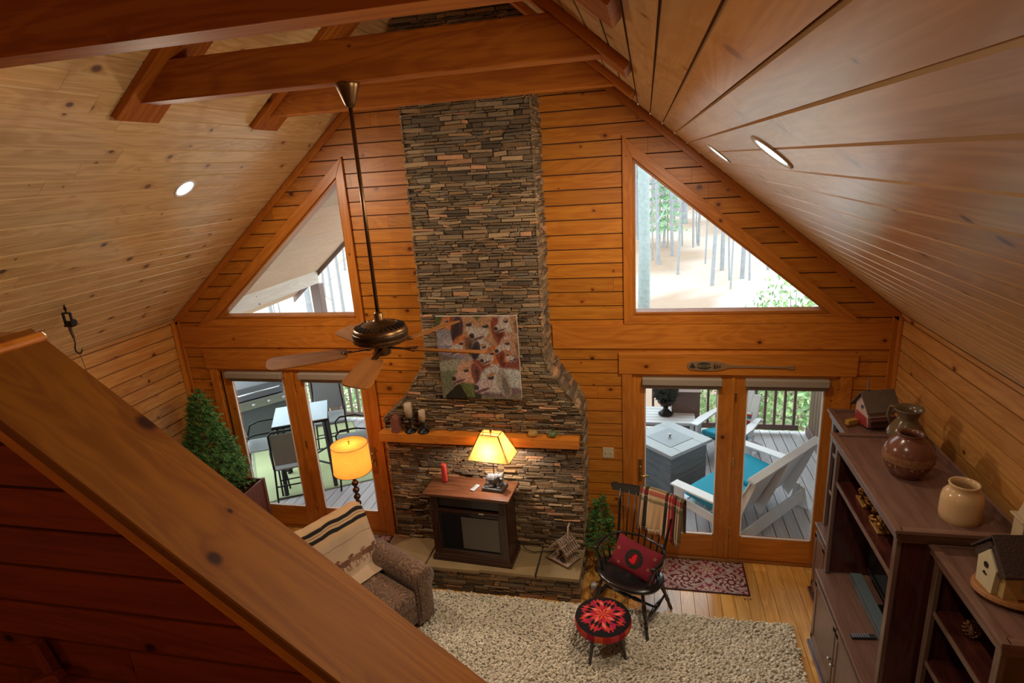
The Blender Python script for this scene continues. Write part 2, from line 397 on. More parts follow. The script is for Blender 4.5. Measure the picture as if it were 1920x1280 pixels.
# ------------------------------------------------------------------ the room
def clip(poly, a, b, c):
    """keep a*x+b*y<=c"""
    out = []
    for i in range(len(poly)):
        p, q = poly[i], poly[(i + 1) % len(poly)]
        dp, dq = a * p[0] + b * p[1] - c, a * q[0] + b * q[1] - c
        if dp <= 0: out.append(p)
        if (dp < 0 < dq) or (dq < 0 < dp):
            t = dp / (dp - dq); out.append((p[0] + (q[0] - p[0]) * t, p[1] + (q[1] - p[1]) * t))
    return out
def area(p):
    return abs(sum(p[i][0] * p[(i + 1) % len(p)][1] - p[(i + 1) % len(p)][0] * p[i][1] for i in range(len(p)))) / 2
def planks(mb, polys, pitch, mapf, b0=0.0, gap=.0042, seed=1, seg=(2.2, 4.4), vary=.10, hue=.03, dep=.009):
    rng = random.Random(seed)
    lo = min(p[1] for q in polys for p in q); hi = max(p[1] for q in polys for p in q)
    al = min(p[0] for q in polys for p in q); ah = max(p[0] for q in polys for p in q)
    k = math.floor((lo - b0) / pitch)
    while b0 + k * pitch < hi:
        z0, z1 = b0 + k * pitch, b0 + (k + 1) * pitch
        a = al - rng.uniform(0, 2)
        while a < ah:
            e = a + rng.uniform(*seg); t = 1 + rng.uniform(-vary, vary); h = rng.uniform(-hue, hue)
            tone = (t * (1 + h), t, t * (1 - h)); off = (rng.uniform(0, 60), rng.uniform(0, 60))
            for poly in polys:
                q = clip(clip(clip(clip(poly, 0, -1, -z0 - gap), 0, 1, z1 - gap), -1, 0, -a - .0008), 1, 0, e - .0008)
                if len(q) < 3 or area(q) < 1e-5: continue
                inner = clip(clip(q, 0, -1, -z0 - gap - .0016), 0, 1, z1 - gap - .0016)
                if len(inner) < 3: continue
                uv = lambda p: (p[0] + off[0], p[1] - z0 + off[1])
                mb.poly([mapf(p[0], p[1], .0) for p in inner], [uv(p) for p in inner], tone)
                # edges of the board down to the backing
                for side in ((z0 + gap + .0016, z0 + gap, 0), (z1 - gap - .0016, z1 - gap, 1)):
                    ins = [p for p in inner if abs(p[1] - side[0]) < 1e-6]; out = [p for p in q if abs(p[1] - side[1]) < 1e-6]
                    if len(ins) == 2 and len(out) == 2:
                        ins.sort(); out.sort()
                        pts = [mapf(*ins[0], 0), mapf(*ins[1], 0), mapf(*out[1], -dep), mapf(*out[0], -dep)]
                        if side[2]: pts.reverse()
                        mb.poly(pts, [uv(ins[0])] * 4, tone)
            a = e
        k += 1

GX = (1.5345, 2.2371, 2.496, 3.1793)              # edges of the four door panes from the centre out
DO = (1.435, 3.305, 2.085)                       # door opening
WT = ((1.445, 4.155), (1.445, 2.69), (3.214, 2.69)) # gable window opening, right side
def roof(x): return HE + SL * (W - abs(x))
hyp = lambda x, o=0: 4.155 + o - .828 * (x - 1.445)
right_regions = [
    [(0, 0), (DO[0], 0), (DO[0], roof(DO[0])), (0, RIDGE)],
    [(DO[0], DO[2]), (W, DO[2]), (W, 2.69), (DO[0], 2.69)],
    [(DO[1], 0), (W, 0), (W, DO[2]), (DO[1], DO[2])],
    [(DO[0], 4.163), (3.214, 2.69), (W, 2.69), (DO[0], roof(DO[0]))],
]
left_regions = [[(-x, z) for x, z in reversed(p)] for p in right_regions]
mb = MB(1)
for p in right_regions + left_regions:
    mb.prism(p, .009, .16)
wall_back = tag(mb.build('wall_back', M['groove']), kind='structure')
mb = MB(2); planks(mb, right_regions, .1385, lambda a, b, d: (a, -d, b), 0.01, seed=3, seg=(1.6, 4.5))
planks(mb, left_regions, .1385, lambda a, b, d: (a, -d, b), 0.01, seed=4, seg=(1.6, 4.5))
mb.build('plank_cladding', M['wall'], wall_back)
YE = -9.0
for sgn, nm in ((-1, 'wall_left'), (1, 'wall_right')):
    o = tag(MB(3).box((sgn * (W + .089), YE / 2 + .08, HE / 2 - .02), (.154, -YE + .16, HE + .04)).build(nm, M['groove2']), kind='structure')
    m2 = MB(5 + sgn)
    rect = [[(YE, 0), (0, 0), (0, HE - .005), (YE, HE - .005)]]
    planks(m2, rect, .1385, (lambda a, b, d, s=sgn: (s * (W - d), a, b)), 0.01, seed=7 + sgn, seg=(2, 4.8))
    m2.build('plank_cladding', M['sidewall'], o)
# ceiling: two slopes, planks run along y, pitch .1355 along the slope
cs, sn = 1 / math.sqrt(1 + SL * SL), SL / math.sqrt(1 + SL * SL)
LS = W / cs
mb = MB(8)
th = .2
for s in (-1, 1):
    e = .009
    mb.prism([(s * (W + .2), HE - SL * .2 + e / cs), (0, RIDGE + e / cs), (0, RIDGE + th / cs), (s * (W + .2), HE - SL * .2 + th / cs)], YE, .0)
ceiling = tag(mb.build('ceiling', M['groove2']), kind='structure')
for s in (-1, 1):
    mb = MB(9 + s)
    off = (1.401 / cs) % .1350
    planks(mb, [[(YE, 0), (0, 0), (0, LS), (YE, LS)]], .1350,
           (lambda a, b, d, s=s: (s * (b * cs - d * 0), a, RIDGE - b * sn - d)), off, seed=20 + s, seg=(2.0, 5), vary=.08, hue=.02)
    mb.build('plank_cladding', M['ceil'], ceiling)
# floor
floor = tag(MB(1).box((0, YE / 2 + .08, -.056), (2 * W, -YE + .16, .1)).build('floor', M['groove']), kind='structure')
mb = MB(1)
planks(mb, [[(YE, -W), (0, -W), (0, W), (YE, W)]], .125, lambda a, b, d: (b, a, d), 0.03, gap=.0008, seed=31, seg=(1.2, 3.2), vary=.13, hue=.05, dep=.006)
mb.build('floorboards', M['floor'], floor)
# wall behind the camera and the loft
tag(MB(2).prism([(-W, 0), (W, 0), (W, HE), (0, RIDGE), (-W, HE)], YE - .1, YE).build('wall_front', M['sidewall']), kind='structure')
tag(MB(2).box((0, (YE - 5.6) / 2, 2.55), (2 * W - .02, -5.6 - YE, .2)).build('floor', M['floor']), kind='structure')
# trims on the gable wall
def trim(n, fn, mat=None, seed=0, bevel=.003):
    m_ = MB(40 + n + seed); fn(m_); return tag(m_.build('trim_%d' % n, mat or M['trim'], bevel=bevel), kind='structure')
def band(m_):
    for a, b in ((-W, -.56), (.66, W)): m_.prism([(a, 2.35), (b, 2.35), (b, 2.60), (a, 2.60)], -.020, 0)
trim(1, band)
def rake(m_):
    for s in (-1, 1):
        p = [(s * (W - .0), HE - .075), (s * (W), HE), (0, RIDGE), (0, RIDGE - .075 / cs + .02)]
        m_.prism([(s * W, HE - .09), (s * W, HE - .004), (0, RIDGE - .004), (0, RIDGE - .09)], -.022, 0)
trim(2, rake)
def corner(m_):
    for s in (-1, 1):
        m_.box((s * (W - .03), -.011, 1.33), (.06, .022, 2.66)); m_.box((s * (W - .009), -.05, 1.33), (.018, .06, 2.66))
trim(3, corner)
# French doors
def french_door(n, sgn):
    X = (lambda x: x + .0268) if sgn > 0 else (lambda x: -x)
    root = MB(60 + n)
    # jambs and threshold
    root.box((sgn * (1.4575 if sgn > 0 else 1.444), .072, 1.04), (.049 if sgn > 0 else .024, .14, 2.08)); root.box((sgn * 3.305, .085, 1.04), (.03, .12, 2.08))
    root.box((sgn * 2.37, .065, 2.072), (1.86, .14, .026))
    root.box((sgn * 2.37, .06, .009), (1.86, .16, .018), tone=(.5, .5, .5))
    r = tag(root.build('door_%d' % n, M['door'], bevel=.003), kind='structure')
    cas = MB(70 + n)
    a, b = 1.34, 3.425
    cas.box((sgn * (a + .05), -.012, 1.04), (.10, .024, 2.09)); cas.box((sgn * (b - .05), -.012, 1.04), (.10, .024, 2.09))
    cas.box((sgn * (a + b) / 2, -.015, 2.20), (b - a + .06, .030, .22)); 
    cas.build('casing', M['trim'], r, bevel=.003)
    z0, z1, zb, zt = .022, 2.056, .289, 1.957
    for k, (ga, gb) in enumerate(((GX[0], GX[1]), (GX[2], GX[3]))):
        mid = (GX[1] + GX[2]) / 2
        xa = 1.455 if k == 0 else mid + .002; xb = mid - .002 if k == 0 else 3.288
        xs = sorted((X(xa), X(xb))); gs = sorted((X(ga), X(gb)))
        l = MB(80 + n * 3 + k)
        yy = .03; t = .045
        l.box(((xs[0] + gs[0]) / 2, yy, (z0 + z1) / 2), (gs[0] - xs[0], t, z1 - z0)); l.box(((xs[1] + gs[1]) / 2, yy, (z0 + z1) / 2), (xs[1] - gs[1], t, z1 - z0))
        l.box(((gs[0] + gs[1]) / 2, yy, (z0 + zb) / 2), (gs[1] - gs[0], t - .002, zb - z0)); l.box(((gs[0] + gs[1]) / 2, yy, (z1 + zt) / 2), (gs[1] - gs[0], t - .002, z1 - zt))
        lf = l.build('door_leaf', M['door'], r, bevel=.003)
        g = MB(1); g.box(((gs[0] + gs[1]) / 2, yy + .01, (zb + zt) / 2), (gs[1] - gs[0] + .01, .006, zt - zb + .01))
        g.build('glass_pane', M['glass'], lf)
        st = MB(2); w = .012
        for xx in (gs[0] + w / 2, gs[1] - w / 2): st.box((xx, yy - .016, (zb + zt) / 2), (w, .012, zt - zb), tone=(.9, .9, .9))
        st.box(((gs[0] + gs[1]) / 2, yy - .016, zb + w / 2), (gs[1] - gs[0], .012, w), tone=(.9, .9, .9))
        st.build('glazing_bead', M['white'], lf)
    as_ = MB(90 + n); xm = X((GX[1] + GX[2]) / 2)
    as_.box((xm, .001, 1.04), (.035, .02, 2.03)); as_.build('astragal', M['door'], r, bevel=.003)
    h = MB(3)
    for z in (.35, 1.15, 1.86): h.box((xm + .03, .002, z), (.022, .014, .095))
    h.build('hinge', M['brass'], r, bevel=.002)
    hx = X(1.49)
    p = MB(4); p.box((hx, .002, 1.02), (.045, .01, .26))
    pp = p.build('door_handle', M['brass'], r, bevel=.004, seg=2)
    q = MB(5); q.tube([(hx, 0, .98), (hx, -.055, .98), (hx - sgn * 0 + sgn * .005, -.06, .98), (hx + sgn * .09, -.06, .985)], .009); q.lathe([(.013, 0), (.016, .01), (.012, .02)], (hx, -.02, 1.07), rot=Euler((1.57, 0, 0)).to_matrix())
    q.build('lever', M['brass'], pp, smooth=True)
    return r
french_door(1, -1); french_door(2, 1)
def blind(x0, x1, label):
    t = thing('roller_blind', label, 'blind', ((x0 + x1) / 2, -.035, 2.01), group='roller blinds on the door panes')
    w = x1 - x0 + .05
    MB(1).box((0, 0, .012), (w, .065, .075)).build('cassette', M['blind'], t, bevel=.012, seg=3)
    MB(2).box((0, .012, -.045), (w - .03, .012, .05)).build('bottom_bar', M['blind2'], t, bevel=.003)
for (a, b), l in (((-3.1793, -2.496), 'taupe roller blind rolled up on leftmost pane of left door'), ((-2.2371, -1.5345), 'taupe roller blind rolled up behind the hanging fan blade'),
                  ((1.561, 2.264), 'taupe roller blind rolled up on left pane of right door'), ((2.523, 3.206), 'taupe roller blind rolled up on right pane of right door')): blind(a, b, l)
def gable_window(n, s):
    A, B, Cc = WT
    fr = MB(100 + n)
    def ring(out, inn, y0, y1, mb_, tone=None):
        for i in range(3):
            j = (i + 1) % 3
            mb_.prism([(s * out[i][0], out[i][1]), (s * out[j][0], out[j][1]), (s * inn[j][0], inn[j][1]), (s * inn[i][0], inn[i][1])], y0, y1, tone)
    glass = [(1.4766, 4.0886), (1.4766, 2.7134), (3.1377, 2.7134)]
    ring(WT, glass, .0, .15, fr, (.8, .8, .8))
    r = tag(fr.build('window_%d' % n, M['trim'], bevel=.002), kind='structure')
    c = MB(110 + n)
    out = [(1.365, 4.335), (1.365, 2.60), (3.46, 2.60)]
    inn = [(1.452, 4.14), (1.452, 2.685), (3.20, 2.685)]
    ring(out, inn, -.026, 0, c); c.build('casing', M['trim'], r, bevel=.003)
    sl = MB(115 + n); sl.prism([(s * 1.47, 2.6895), (s * 3.17, 2.6895), (s * 3.12, 2.705), (s * 1.47, 2.705)], -.012, .07, (.7, .7, .7)); sl.build('sill', M['trim'], r)
    g = MB(1); g.prism([(s * x, z) for x, z in ((1.47, 4.10), (1.47, 2.705), (3.15, 2.705))], .075, .081); g.build('glass_pane', M['glass'], r)
gable_window(1, -1); gable_window(2, 1)
# the stair half wall in front of the camera, with its caps
zc = lambda x: 3.7 - .85 * (x + .304)
HW0, HW1 = -4.47, -4.22
hw = MB(6)
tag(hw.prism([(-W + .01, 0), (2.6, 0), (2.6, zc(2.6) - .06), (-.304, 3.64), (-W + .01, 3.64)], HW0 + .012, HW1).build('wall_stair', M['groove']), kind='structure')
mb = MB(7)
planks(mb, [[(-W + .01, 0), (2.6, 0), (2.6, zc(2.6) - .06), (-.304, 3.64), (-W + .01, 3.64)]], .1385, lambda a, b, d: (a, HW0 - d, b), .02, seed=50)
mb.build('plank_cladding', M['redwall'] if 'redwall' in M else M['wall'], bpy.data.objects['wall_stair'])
def scap(m_):
    m_.prism([(-.36, zc(-.36) - .042), (2.66, zc(2.66) - .042), (2.66, zc(2.66)), (-.36, zc(-.36))], -4.497, -4.18, tone=(1, 1, 1))
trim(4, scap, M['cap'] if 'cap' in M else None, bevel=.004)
def under(m_):
    m_.prism([(-.36, zc(-.36) - .042 - .06), (2.6, zc(2.6) - .042 - .06), (2.6, zc(2.6) - .043), (-.36, zc(-.36) - .043)], -4.488, -4.471)
trim(5, under)
def lcap(m_):
    m_.box((-.304 - 1.7, -4.34, 3.717), (3.4, .33, .034)); 
trim(6, lcap, bevel=.012)
# ------------------------------------------------------------------ recessed lights
def can_light(x, y, label, power=36):
    s = 1 if x > 0 else -1
    z = RIDGE - SL * abs(x)
    t = thing('recessed_light', label, 'ceiling light', (x, y, z), group='recessed ceiling lights')
    n = Vector((-s * sn, 0, -cs))
    R = n.to_track_quat('Z', 'Y').to_matrix()
    MB(1).lathe([(.074, -.004), (.096, -.002), (.098, .004), (.092, .008), (.074, .004), (.070, -.004)], n=32, rot=R).build('trim_ring', M['white'], t, smooth=True)
    MB(2).lathe([(.0745, .0022), (.073, .0032), (.001, .0035)], n=28, rot=R).build('lens', M['canlens'], t)
    q = n.to_track_quat('-Z', 'Y')
    lamp('downlight', 'AREA', Vector(n) * .012, power, (1.0, .86, .66), .14, q.to_euler(), parent=t)
M['canlens'] = emit('lit_lens', (1, .93, .82, 1), 9)
can_light(-2.03, -1.42, 'recessed light on the left plank ceiling between the tie beams and the hanging hook')
can_light(2.035, -3.17, 'larger nearer recessed light of the two on the right slope')
can_light(2.035, -1.44, 'smaller farther recessed light near the gable wall on the right slope')
can_light(-2.03, -7.4, 'added unseen fill light over the loft behind the camera on the left slope', 9)  # out-of-view lamp added to brighten the right ceiling and stair cap
can_light(2.035, -7.4, 'added unseen fill light over the loft behind the camera on the right slope', 9)  # second added loft lamp, there only for its light
# ------------------------------------------------------------------ beams, chimney, mantel
def tie_beam(y, label, knot_seed):
    t = thing('tie_beam', label, 'beam', (0, y + .075, 4.64), group=None)
    z0, z1 = 0, .215
    xe = lambda z: (RIDGE - (z + 4.64)) / SL
    b = MB(knot_seed)
    b.prism([(-xe(z0) + .0, z0), (xe(z0) - .0, z0), (xe(z1), z1), (-xe(z1), z1)], -.075, .075, ang=0, tone=(1, 1, 1)); b.build('timber', M['beam'], t, bevel=.004)
    for s in (-1, 1):
        p = MB(knot_seed + s + 5)
        n = Vector((-s * sn, 0, -cs)); tdir = Vector((s * cs, 0, -sn))
        c0 = Vector((s * 1.50, 0, RIDGE - SL * 1.50 - 4.64)); top = Vector((s * .55, 0, RIDGE - SL * .55 - 4.64))
        poly = [(c0.x, c0.z), (top.x, top.z), (top.x + n.x * .045, top.z + n.z * .045), (c0.x + n.x * .045, c0.z + n.z * .045)]
        p.prism(poly, -.165, .165, tone=(1, 1, 1)); p.build('mounting_plate', M['beam'], t, bevel=.003)
    return t
tie_beam(-3.735, 'dark stained timber tie beam nearest the loft, cropped by top of photo', 1)
tie_beam(-2.42, 'dark stained timber tie beam that carries the ceiling fan', 2)
tie_beam(-1.12, 'dark stained timber tie beam closest to the stone chimney wall', 3)
tag(MB(4).box((0, YE / 2, RIDGE - .1), (.09, -YE - .01, .2)).build('ridge_beam', M['beam'], bevel=.004), 'long ridge beam at the peak of the plank ceiling', 'beam')

def interp(z, tab):
    if z >= tab[0][0]: return tab[0][1]
    for (za, xa), (zb, xb) in zip(tab, tab[1:]):
        if z >= zb: return xa + (xb - xa) * (za - z) / (za - zb)
    return tab[-1][1]
RT = [(5.8, .645), (2.40, .645), (2.27, .69), (2.12, .79), (1.95, .91), (1.82, .985), (1.70, .99), (0, .96)]
LT = [(5.8, -.54), (2.40, -.555), (2.25, -.63), (2.13, -.71), (1.99, -.80), (1.88, -.89), (1.80, -1.0), (1.74, -1.085), (0, -1.115)]
stone_cols = [(132, 106, 76), (120, 96, 68), (142, 116, 84), (112, 90, 66), (136, 106, 72), (150, 124, 92), (124, 104, 80), (100, 80, 60), (156, 128, 94), (146, 112, 72), (128, 110, 88)]
def stone_run(mb, a0, a1, z0, z1, P, rng, dep=(.004, .034)):
    """lay stones on rows between a0 and a1 (functions of z) ; P(a,z,d) maps to world"""
    z = z0
    while z < z1 - .008:
        h = rng.choice((.017, .021, .025, .029, .034, .042)) * rng.uniform(.9, 1.1); h = min(h, z1 - z)
        zm = z + h / 2; A, B = a0(zm), a1(zm); a = A
        while a < B - .004:
            w = min(rng.uniform(.05, .24) * (.7 + h * 10), B - a)
            if B - a - w < .035: w = B - a
            hh = h
            j = lambda s=.004: rng.uniform(-s, s)
            d = rng.uniform(*dep); g = .0022
            tl = rng.uniform(-.0045, .0045)
            q = [(a + g + j(.003), z + g + j(.002) - tl), (a + w - g + j(.003), z + g + j(.002) + tl), (a + w - g + j(.006), z + hh - g + j(.002) + tl), (a + g + j(.006), z + hh - g + j(.003) - tl)]
            cx, cz = a + w / 2, z + hh / 2
            fx = 1 - min(.010 / w, .3); fz = 1 - min(.007 / hh, .35)
            f = [(cx + (x - cx) * fx, cz + (zz - cz) * fz) for x, zz in q]
            c = rng.choice(stone_cols)
            if rng.random() < .05: c = (176, 128, 90)
            k = rng.uniform(.72, 1.12); tone = tuple(float(t) for t in s2l([c[0] * k, c[1] * k, c[2] * k]))
            b = len(mb.v)
            mb.v += [P(x, zz, 0) for x, zz in q] + [P(x, zz, d * .75) for x, zz in q] + [P(x, zz, d + j(.003)) for x, zz in f]
            F = [(8, 9, 10, 11)]
            for i in range(4):
                n = (i + 1) % 4
                F += [(i, n, 4 + n, 4 + i), (4 + i, 4 + n, 8 + n, 8 + i)]
            for fc in F:
                mb.f.append([b + i for i in fc]); mb.c.append(tone); mb.uv += [(0, 0)] * 4
            a += w
        z += h
CY = -.42
chim = thing('stone_chimney', 'tall stacked ledge stone chimney breast rising to the ridge', 'fireplace', (0, 0, 0))
zs = [0, .5, 1.0, 1.45, 1.70, 1.74, 1.80, 1.88, 1.95, 2.05, 2.13, 2.2, 2.25, 2.32, 2.40, 3.2, roof(.62) - .02]
out = [(interp(z, RT) - .02, z) for z in zs] + [(0.0, RIDGE - .01)] + [(interp(z, LT) + .02, z) for z in [roof(.52) - .02] + zs[::-1][1:]]
MB(1).prism(out, CY + .012, -.008, (1, 1, 1)).build('core', M['mortar'], chim)
rng = random.Random(11)
mb = MB(2)
topcap = lambda z: 1
def arx(z):
    x = interp(z, RT); m_ = (RIDGE - z) / SL - .015
    return min(x, m_) + rng.uniform(-.012, .008)
def alx(z):
    x = interp(z, LT); m_ = -((RIDGE - z) / SL - .015)
    return max(x, m_) + rng.uniform(-.008, .012)
stone_run(mb, alx, arx, .28, RIDGE - .12, lambda a, z, d: (a, CY - d + .012, z), rng)
mb.build('stone_facing', M['stone'], chim)
mb = MB(3)
for s, T in ((1, RT), (-1, LT)):
    stone_run(mb, lambda z: -.008 - .0, lambda z: -CY + .012, .0, roof(.66) - .03,
              (lambda a, z, d, s=s, T=T: (interp(z, T) - s * .02 + s * d, -a, z)), rng, (.004, .026))
mb.build('stone_return', M['stone'], chim)
HX0, HX1, HY, HZ = -1.14, .955, -.86, .30
he = MB(4); he.box(((HX0 + HX1) / 2, (HY + .04) / 2, HZ / 2 - .02), (HX1 - HX0 - .07, -HY - .06, HZ - .04), tone=(1, 1, 1)); 
hb = he.build('hearth_base', M['mortar'], chim)
mb = MB(5)
stone_run(mb, lambda z: HX0, lambda z: HX1, 0.0, HZ - .035, lambda a, z, d: (a, HY + .03 - d, z), rng, (.006, .03))
for s, x in ((1, HX1), (-1, HX0)):
    stone_run(mb, lambda z: -.0 if s < 0 else .42, lambda z: -HY - .03, 0.0, HZ - .035, lambda a, z, d: (x - s * .03 + s * d, -a, z), rng, (.006, .028))
mb.build('stone_facing', M['stone'], hb)
# flagstones of the hearth
fl = MB(6); cuts = [HX0 - .02, -.62, -.05, .52, HX1 + .012]
for a, b in zip(cuts, cuts[1:]):
    t = rng.uniform(.8, 1.15); r2 = lambda: rng.uniform(-.012, .012)
    fl.prism([(a + .006 + r2(), HY - .015 + r2()), (b - .006 + r2(), HY - .015 + r2()), (b - .006, CY + .02), (a + .006, CY + .02)], HZ - .04, HZ, (t, t * .97, t * .9), 'z')
fl.build('hearth_slab', M['slab2'] if 'slab2' in M else M['slab'], chim, bevel=.006, seg=2)
# mantel
mt = MB(7); mt.box((-.078, -.475, 1.550), (2.06, .13, .10), tone=(1, 1, 1))
tag(mt.build('mantel_shelf', M['trim'], bevel=.006, seg=2), 'thick honey pine mantel board across the stone chimney', 'shelf')
# painting: hounds
def canvas(w, h, ops, n=170, bg=(120, 100, 84)):
    """ops: list of ('e',cx,cy,rx,ry,angdeg,color,soft) or ('p',pts,color) in 0..1 coords, y up"""
    def col(U, V):
        img = np.tile(np.array(bg, float), (len(U), 1))
        rs = np.random.RandomState(3)
        for o in ops:
            if o[0] == 'e':
                _, cx, cy, rx, ry, a, c, soft = o; a = math.radians(a)
                dx, dy = (U - cx), (V - cy) * h / w
                x = dx * math.cos(a) + dy * math.sin(a); y = -dx * math.sin(a) + dy * math.cos(a)
                d = np.sqrt((x / rx) ** 2 + (y / ry) ** 2)
                m = np.clip((1 + soft - d) / (soft + 1e-6), 0, 1)[:, None]
            else:
                pts = o[1]; c = o[2]; ins = np.zeros(len(U), bool); j = len(pts) - 1
                for i in range(len(pts)):
                    xi, yi = pts[i]; xj, yj = pts[j]
                    cond = ((yi > V) != (yj > V)) & (U < (xj - xi) * (V - yi) / (yj - yi + 1e-12) + xi)
                    ins ^= cond; j = i
                m = ins[:, None].astype(float)
            img = img * (1 - m) + np.array(c, float) * m
        lum = img.mean(1, keepdims=True); img = (lum + (img - lum) * .9) * .80
        img *= 1 + .02 * np.sin(U * 170 + 9 * np.sin(V * 61))[:, None]
        img *= 1 + .16 * np.sin(U * 38 + 6 * np.sin(V * 23))[:, None] * np.sin(V * 47 + 5 * np.sin(U * 31))[:, None]
        return img
    return col
WH, TN, RD, OR, DK, GR, GY = (206, 184, 168), (196, 140, 96), (150, 62, 36), (214, 116, 56), (62, 44, 46), (86, 92, 44), (150, 138, 140)
def hound(cx, cy, s, face, ear, flip=1, tilt=0, muz=WH):
    f = flip
    return [('e', cx, cy, .12 * s, .115 * s, tilt, face, .25), ('e', cx - f * .10 * s, cy - .055 * s, .09 * s, .055 * s, f * 25 + tilt, muz, .3),
            ('e', cx - f * .175 * s, cy - .075 * s, .022 * s, .022 * s, 0, DK, .3), ('e', cx + f * .085 * s, cy - .03 * s, .055 * s, .125 * s, f * 12, ear, .2),
            ('e', cx + f * .10 * s, cy - .06 * s, .025 * s, .08 * s, f * 12, tuple(int(k * .72) for k in ear), .5),
            ('e', cx - f * .035 * s, cy + .02 * s, .026 * s, .018 * s, 0, DK, .4), ('e', cx - f * .03 * s, cy + .045 * s, .04 * s, .014 * s, 20, TN, .5), ('e', cx - f * .12 * s, cy - .10 * s, .06 * s, .012 * s, f * 20, (120, 80, 80), .4)]
ops = [('p', [(0, .62), (1, .62), (1, 1), (0, 1)], (160, 128, 116)), ('p', [(0, .84), (.62, .84), (.6, 1), (0, 1)], GR), ('p', [(.45, .78), (.6, .86), (.56, 1), (.42, 1)], GR),
       ('e', .1, .72, .2, .14, -20, GY, .3), ('e', .35, .68, .3, .10, 10, (190, 170, 165), .4), ('e', .52, .72, .24, .06, 6, DK, .3), ('e', .85, .75, .2, .2, 0, (190, 136, 96), .4),
       ('p', [(0, 0), (1, 0), (1, .42), (0, .42)], (128, 120, 96)), ('p', [(0, .42), (.4, .47), (.62, .36), (.2, .2), (0, .1)], (122, 124, 92)), ('e', .22, .42, .26, .06, 6, (168, 158, 132), .4),
       ('p', [(.04, .03), (.26, .22), (.5, .1), (.5, 0), (.04, 0)], (40, 36, 26)), ('p', [(.24, .18), (.4, .22), (.42, .02), (.32, .02)], (100, 110, 50)), ('e', .58, .28, .16, .2, 0, (96, 62, 62), .4),
       ('e', .55, .43, .13, .07, -8, RD, .2), ('e', .86, .43, .17, .075, 4, (150, 70, 54), .3), ('e', .70, .44, .05, .06, 0, WH, .4), ('e', .88, .24, .22, .13, -6, (196, 192, 182), .25), ('e', .78, .09, .2, .05, 4, (128, 96, 104), .4),
       ('e', .2, .58, .22, .06, -10, (150, 130, 146), .4), ('e', .5, .52, .14, .04, 0, (176, 150, 140), .4)]
ops += hound(.17, .93, .7, OR, RD, 1, 0, TN) + hound(.37, .88, 1.25, TN, (84, 54, 52), -1, -8) + hound(.66, .86, 1.25, TN, (150, 66, 40), 1, 6) + hound(.9, .92, .9, WH, TN, 1) \
     + hound(.33, .66, .95, OR, (118, 84, 60), 1) + hound(.55, .62, .85, WH, (70, 54, 60), -1) + hound(.70, .54, .9, OR, RD, 1, 10) + hound(.90, .66, .95, (200, 150, 130), TN, 1) + hound(.84, .53, .6, (196, 120, 80), RD, -1) \
     + hound(.37, .33, 1.15, (214, 150, 112), (140, 72, 56), 1, 12, (214, 160, 136)) + hound(.68, .24, 1.35, (208, 196, 184), (176, 158, 140), 1, 8, (206, 176, 170))
pt = thing('hound_painting', 'unframed canvas painting of many hound heads hung on the chimney', 'painting', (.005, CY - .045, 1.975), 0)
PW, PH = .80, .835
MB(1).box((0, .018, PH / 2), (PW - .004, .034, PH - .004), tone=(1, 1, 1)).build('canvas_stretcher', M['porchwood'], pt)
grid_obj('painted_canvas', 190, 200, lambda U, V: np.stack([(U - .5) * PW, np.full_like(U, -.001), V * PH], 1), canvas(PW, PH, ops), M['paint'], pt)
# objects on the mantel
def candle_stand(x, h, hc, rc, label):
    t = thing('candle_holder', label, 'candle holder', (x, -.482, 1.601), group='candlesticks on the mantel')
    m_ = MB(1); m_.lathe([(.058, 0), (.060, .008), (.045, .018), (.018, .03), (.012, .06), (.017, .085), (.011, .11), (.010, h - .04), (.018, h - .025), (.012, h - .015), (.046, h - .004), (.048, h)], n=24)
    m_.build('stem', M['blackmetal'], t, smooth=True)
    MB(2).lathe([(rc, h), (rc, h + hc - .004), (rc - .004, h + hc), (rc - .012, h + hc - .004), (.001, h + hc - .006)], n=24).build('candle', M['wax'], t, smooth=True)
    MB(3).lathe([(.0015, h + hc - .006), (.001, h + hc + .008)], n=6).build('wick', M['black'], t)
# ------------------------------------------------------------------ mantel things
candle_stand(-.775, .165, .145, .040, 'taller black candle holder with a fat ivory pillar candle on the mantel')
candle_stand(-.635, .125, .115, .034, 'shorter black candle holder with a pillar candle on the mantel')
t = thing('birdhouse_ornament', 'small brick red and cream birdhouse ornament at left end of the mantel', 'ornament', (-.925, -.49, 1.601), -.25)
MB(1).prism([(-.035, 0), (.035, 0), (.035, .15), (0, .19), (-.035, .15)], -.045, .045, (1, 1, 1)).build('body', plain('brick_red', (.20, .06, .035, 1), .8, noise=.4, scale=60), t, bevel=.002)
m_ = MB(2)
for k in range(4): m_.box((-.047, -.02 + .014 * k, .03 + .03 * k), (.022, .03, .022), tone=(1, 1, 1))
m_.build('cream_shutters', plain('cream_paint', (.62, .52, .38, 1), .6), t, bevel=.002)
def gourd(x, r, c1, c2, label):
    t = thing('gourd', label, 'gourd', (x, -.485, 1.601), group='gourds on the mantel')
    m = plain('gourd_skin_%d' % int(r * 1000), c1, .5, noise=.5, scale=22)
    b = MB(3); n = 32; prof = [(.004, .002), (.55, .03), (.9, .30), (1.0, .62), (.88, 1.0), (.55, 1.28), (.22, 1.42), (.01, 1.40)]
    b.lathe([(p * r, z * r) for p, z in prof], n=n)
    for i, v in enumerate(b.v):
        a = math.atan2(v[1], v[0]); k = 1 + .06 * abs(math.sin(a * 4)) - .03; b.v[i] = (v[0] * k, v[1] * k, v[2])
    b.build('body', m, t, smooth=True, sub=1)
    MB(4).tube([(0, 0, 1.36 * r), (.004, 0, 1.7 * r), (.014, .002, 2.05 * r)], [.006, .004, .005]).build('stem', plain('gourd_stem', (.05, .04, .02, 1)), t, smooth=True)
